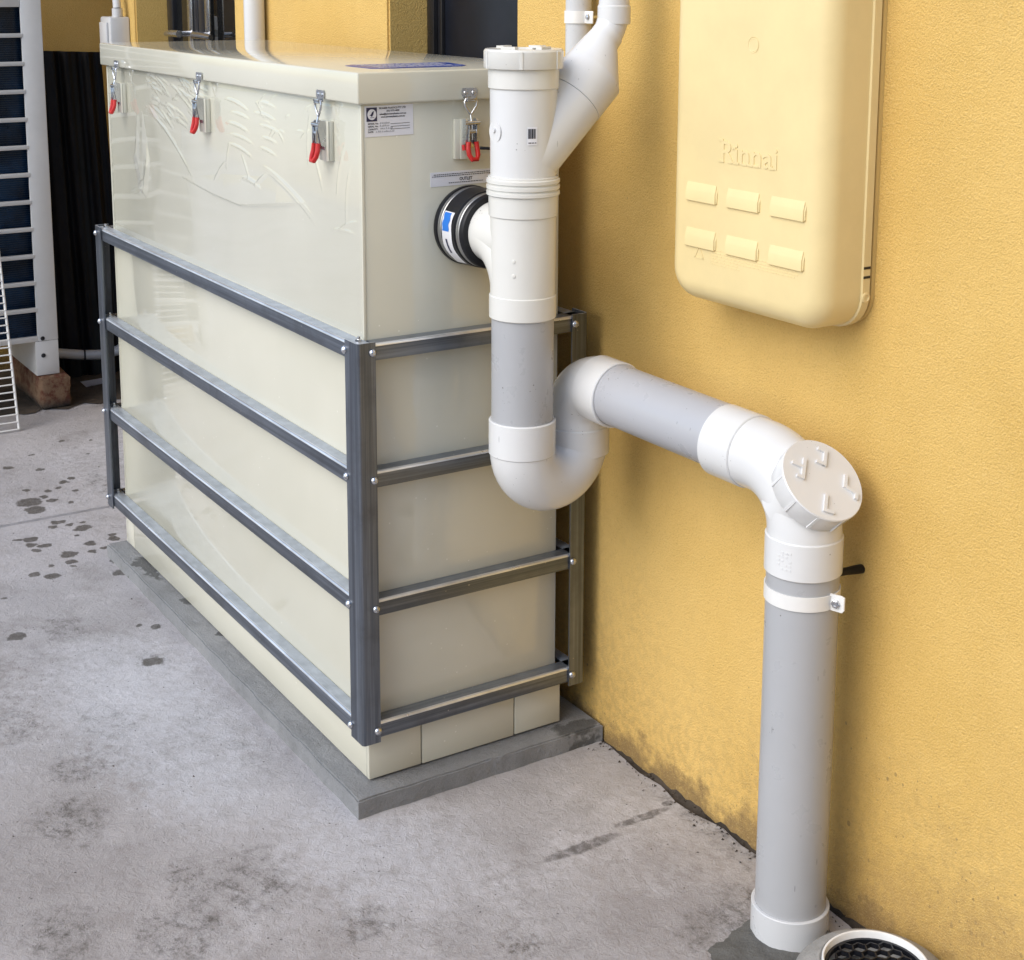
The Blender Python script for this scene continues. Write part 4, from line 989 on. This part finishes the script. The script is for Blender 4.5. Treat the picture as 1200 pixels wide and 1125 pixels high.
# ------------------------------------------------------------------ far corner: outdoor unit, bearer, rack, sheets, hose, isolator, conduit
AX = -2.72
ac = thing('outdoor_unit', 'white air conditioner outdoor unit with slatted grille over a dark coil', 'air conditioner', (AX, -0.2, 0.113))
ay0, ay1, az0, az1 = -0.62, 0.272, 0.226, 1.42
bm = BM(); gy0, gy1 = -0.52, 0.207; gz0, gz1 = 0.243, 1.292
add_box(bm, AX - 0.012, AX, gy1, ay1, az0, az1, 0.003); add_box(bm, AX - 0.012, AX, ay0, gy0, az0, az1, 0.003)
add_box(bm, AX - 0.0115, AX - 0.0005, gy0, gy1, az0, gz0, 0.001); add_box(bm, AX - 0.0115, AX - 0.0005, gy0, gy1, gz1, az1, 0.001)
obj('front_frame', bm, M['ac'], ac)
bm = BM(); add_box(bm, AX - 0.34, AX - 0.0125, ay0, ay0 + 0.01, az0, az1); add_box(bm, AX - 0.34, AX - 0.0125, ay1 - 0.01, ay1, az0, az1); add_box(bm, AX - 0.34, AX - 0.0125, ay0 + 0.01, ay1 - 0.01, az1 - 0.01, az1); add_box(bm, AX - 0.34, AX - 0.0125, ay0 + 0.01, ay1 - 0.01, az0, az0 + 0.01); add_box(bm, AX - 0.34, AX - 0.33, ay0 + 0.01, ay1 - 0.01, az0 + 0.01, az1 - 0.01)
obj('casing', bm, M['ac'], ac)
bm = BM(); add_box(bm, AX - 0.06, AX - 0.045, gy0 - 0.02, gy1 + 0.02, gz0 - 0.01, gz1 + 0.02); obj('coil', bm, M['coil'], ac)
bm = BM()
for i in range(150):
    z = gz0 + (gz1 - gz0) * i / 150; add_box(bm, AX - 0.0449, AX - 0.041, gy0 - 0.01, gy1 + 0.01, z, z + 0.003)
tag(obj('coil_fin', bm, M['coil'], ac, 0), kind='stuff')
npit = 12; pit = (gz1 - gz0) / npit
for i in range(1, npit):
    z = gz0 + i * pit; bm = BM(); add_box(bm, AX - 0.016, AX + 0.002, gy0 - 0.004, gy1 + 0.004, z - 0.0065, z + 0.0065, 0.002); obj('grille_bar', bm, M['ac'], ac)
for yy in (-0.16,):
    bm = BM(); add_box(bm, AX - 0.020, AX - 0.0165, yy, yy + 0.02, gz0, gz1, 0.001); obj('grille_post', bm, M['ac'], ac)
for y0_ in (0.1985, -0.60):
    bm = BM(); add_box(bm, AX - 0.004, AX - 0.001, y0_, ay1 - 0.001 if y0_ > 0 else y0_ + 0.07, 0.113, 0.2255, 0.001); add_box(bm, AX - 0.33, AX - 0.0045, y0_, y0_ + 0.003, 0.113, 0.2255, 0); add_box(bm, AX - 0.33, AX - 0.0045, y0_ + 0.0035, y0_ + 0.06, 0.113, 0.116)
    obj('foot', bm, M['ac'], ac)
for y_, z_ in ((0.222, 0.235), (0.222, 0.178)):
    bm = BM(); add_lathe(bm, (AX - 0.0005, y_, z_), (1, 0, 0), [(0, 0.0075), (0.003, 0.006), (0.004, 0)], 10); obj('screw', bm, M['black'], ac)
def bearer(y0, y1, label):
    bm = BM(); add_box(bm, AX - 0.36, AX + 0.022, y0, y1, 0.0, 0.112, 0.012, 2)
    bmesh.ops.subdivide_edges(bm, edges=[e for e in bm.edges if e.calc_length() > 0.05], cuts=5, use_grid_fill=True)
    for v in bm.verts: v.co += Vector((random.uniform(-.003, .003), random.uniform(-.003, .003), random.uniform(-.002, 0) if v.co.z > 0.01 else 0))
    return tag(obj('timber_bearer', bm, M['rust'], None, 50), label, 'timber block')
bearer(0.203, 0.300, 'worn reddish brown block under the right foot of the outdoor unit')
# leaning white wire rack
rack = thing('wire_rack', 'white wire rack leaning on the outdoor unit at the left edge', 'rack', (-2.52, -0.15, 0))
ra0, ra1 = Vector((-2.515, 0.083, 0.004)), Vector((-2.708, 0.094, 0.60)); rwid = Vector((0, -0.46, 0))
for a, b in ((ra0, ra1), (ra0 + rwid, ra1 + rwid)):
    bm = BM(); add_tube(bm, [a, b], 0.0042, 8); obj('rail', bm, M['wirew'], rack)
bm = BM(); add_tube(bm, [ra1, ra1 + rwid], 0.0042, 8); obj('rail', bm, M['wirew'], rack)
nw = 27; wire0 = None
for i in range(nw):
    c = ra0.lerp(ra1, (i + 0.15) / nw)
    if wire0 is None:
        bm = BM(); add_tube(bm, [c + Vector((0.003, 0, 0)), c + Vector((0.003, 0, 0)) + rwid], 0.0024, 6); wire0 = obj('wire', bm, M['wirew'], rack); c0_ = c
    else:
        o = wire0.copy(); C.objects.link(o); o.parent = rack; o.location = c - c0_
# black sheets leaning in the alcove
def leaning(y0, y1, x0, x1, zt, ribs, label):
    bm = BM(); n = 60; th = 0.004; A, B = [], []
    for i in range(n + 1):
        y = y0 + (y1 - y0) * i / n; d = 0.008 * math.sin(i / n * ribs * 2 * PI) + 0.004 * math.sin(i * 0.9)
        A.append([bm.verts.new((x0 + (x1 - x0) * t_ + d + dx, y, zt * t_ - (0.015 * (i / n) if t_ == 1 else 0))) for t_, dx in ((0, 0), (1, 0), (1, -th), (0, -th))])
    for i in range(n):
        for j in range(4): bm.faces.new([A[i][j], A[i + 1][j], A[i + 1][(j + 1) % 4], A[i][(j + 1) % 4]])
    bm.faces.new(A[0][::-1]); bm.faces.new(A[-1])
    return tag(obj('black_sheet', fix(bm), M['sheet'], None, 40), label, 'sheet')
leaning(0.27, 0.60, -3.05, -3.20, 1.14, 5, 'black ribbed sheet leaning on the shaded wall beside the outdoor unit')
# drain hose on the ground behind the unit
bm = BM(); hp = [(-3.0, 0.27, 0.120), (-2.99, 0.34, 0.112), (-2.97, 0.42, 0.100), (-2.95, 0.48, 0.098), (-2.93, 0.53, 0.110), (-2.91, 0.57, 0.140), (-2.90, 0.60, 0.20), (-2.90, 0.62, 0.3)]
sm = []
for i in range(len(hp) - 1):
    for t_ in range(6): sm.append(Vector(hp[i]).lerp(Vector(hp[i + 1]), t_ / 6))
sm.append(Vector(hp[-1])); add_tube(bm, sm, 0.017, 20); hose = obj('drain_hose', fix(bm), M['lightgrey'], None, 60); tag(hose, 'white drain hose sagging low between the outdoor unit and the tank', 'hose')
bm = BM(); add_lathe(bm, (-2.968, 0.425, 0.0995), (0.22, 0.97, -0.02), [(-0.003, 0.0165), (-0.003, 0.0185), (0.003, 0.0185), (0.003, 0.0165)], 20); obj('cable_tie', bm, M['rubber'], hose)
# isolator box and conduit on the end pier
iso = thing('isolator_box', 'pale grey electrical isolator box on the wall behind the far tank corner', 'switch box', (-2.62, YW, 1.15))
bm = BM(); add_box(bm, -2.668, -2.566, 0.440, YW - 0.0005, 1.13, 1.262, 0.006); obj('box', bm, M['ac'], iso)
bm = BM(); add_box(bm, -2.655, -2.585, 0.432, 0.4395, 1.14, 1.245, 0.003); obj('cover', bm, M['ac'], iso)
bm = BM(); add_tube(bm, [(-2.585, 0.470, 1.262), (-2.585, 0.470, 1.288)], 0.0165, 20); obj('gland', bm, M['ac'], iso)
bm = BM(); add_tube(bm, [(-2.585, 0.470, 1.289), (-2.588, 0.470, 1.31), (-2.612, 0.472, 1.37), (-2.625, 0.475, 1.45), (-2.625, 0.48, 2.4)], 0.0125, 20); tag(obj('conduit', bm, M['ac'], None, 60), 'grey conduit rising from the isolator box on the end pier', 'conduit')
# white downpipe on the middle pier
bm = BM(); add_tube(bm, [(-1.495, 0.474, -0.001), (-1.495, 0.474, 2.9)], 0.026, 32); dp = obj('downpipe', fix(bm), M['white'], None, 40); tag(dp, 'white downpipe on the wall just right of the glazed doors', 'pipe')
bm = BM(); pl = [(-3.29, 1.04), (-3.29, -0.55), (-2.80, -0.55)]  # dark sheet that paints in the shade under the unit, along with dirt
for i in range(30):
    t_ = i / 29; pl.append((-2.735 + 0.05 * t_ + 0.02 * math.sin(i * 1.7) + random.uniform(-0.012, 0.012), -0.5 + 0.98 * t_))
pl += [(-2.70, 1.04)]
n_ = [bm.verts.new((x, y, 0.003)) for x, y in pl]; bm.faces.new(n_)
tag(obj('shade_dirt_patch', fix(bm), M['soil'], None, 0), 'dark patch for shade and dirt on the ground under the outdoor unit and black sheet', 'dirt', kind='stuff')
bm = BM()
def chip(x, y, s_, zc=0.0):
    v = [bm.verts.new((x + random.uniform(-s_, s_), y + random.uniform(-s_, s_), zc)) for _ in range(3)]; t_ = bm.verts.new((x, y, zc + s_ * random.uniform(0.5, 1.0)))
    for i in range(3): bm.faces.new([v[i], v[(i + 1) % 3], t_])
for i in range(260): chip(random.uniform(-0.1, 0.9), 0.501 - abs(random.gauss(0, 0.016)), random.uniform(0.0012, 0.0045), 0.0005)
for i in range(150): chip(random.uniform(0.55, 0.78), random.uniform(0.42, 0.499), random.uniform(0.0015, 0.005), 0.001)
for i in range(170): chip(random.uniform(-2.6, 0.8), random.uniform(-0.62, 0.48), random.uniform(0.0010, 0.0032), 0.0)
tag(obj('grit', fix(bm), M['soil'], None, 0), 'loose dark grit along the wall foot and scattered over the paving', 'grit', kind='stuff')
# paper scrap and leaf litter in the corner
bm = BM(); q = [(-2.95, 0.40, 0.012), (-2.90, 0.405, 0.004), (-2.895, 0.465, 0.010), (-2.93, 0.475, 0.020)]
bm.faces.new([bm.verts.new(p_) for p_ in q]); bmesh.ops.solidify(bm, geom=bm.faces[:], thickness=0.001); tag(obj('paper_scrap', bm, M['label'], None, 0), 'scrap of white paper on the dark ground behind the bearer', 'litter')
bm = BM()
for i in range(160):
    x, y = random.uniform(-3.25, -2.66), random.uniform(0.2, 0.75)
    if x > -2.71 and y < 0.31: continue
    s_ = random.uniform(0.003, 0.010); a = random.uniform(0, PI); zc = 0.005
    v = [bm.verts.new((x + s_ * math.cos(a + t_) * (1 if j % 2 else 0.5), y + s_ * math.sin(a + t_) * (1 if j % 2 else 0.5), zc + random.uniform(0, 0.004))) for j, t_ in enumerate((0, PI / 2, PI, 1.5 * PI))]
    bm.faces.new(v)
tag(obj('leaf_litter', bm, M['soil'], None, 0), 'dark leaf litter scattered on the ground under the black sheet', 'litter', kind='stuff')
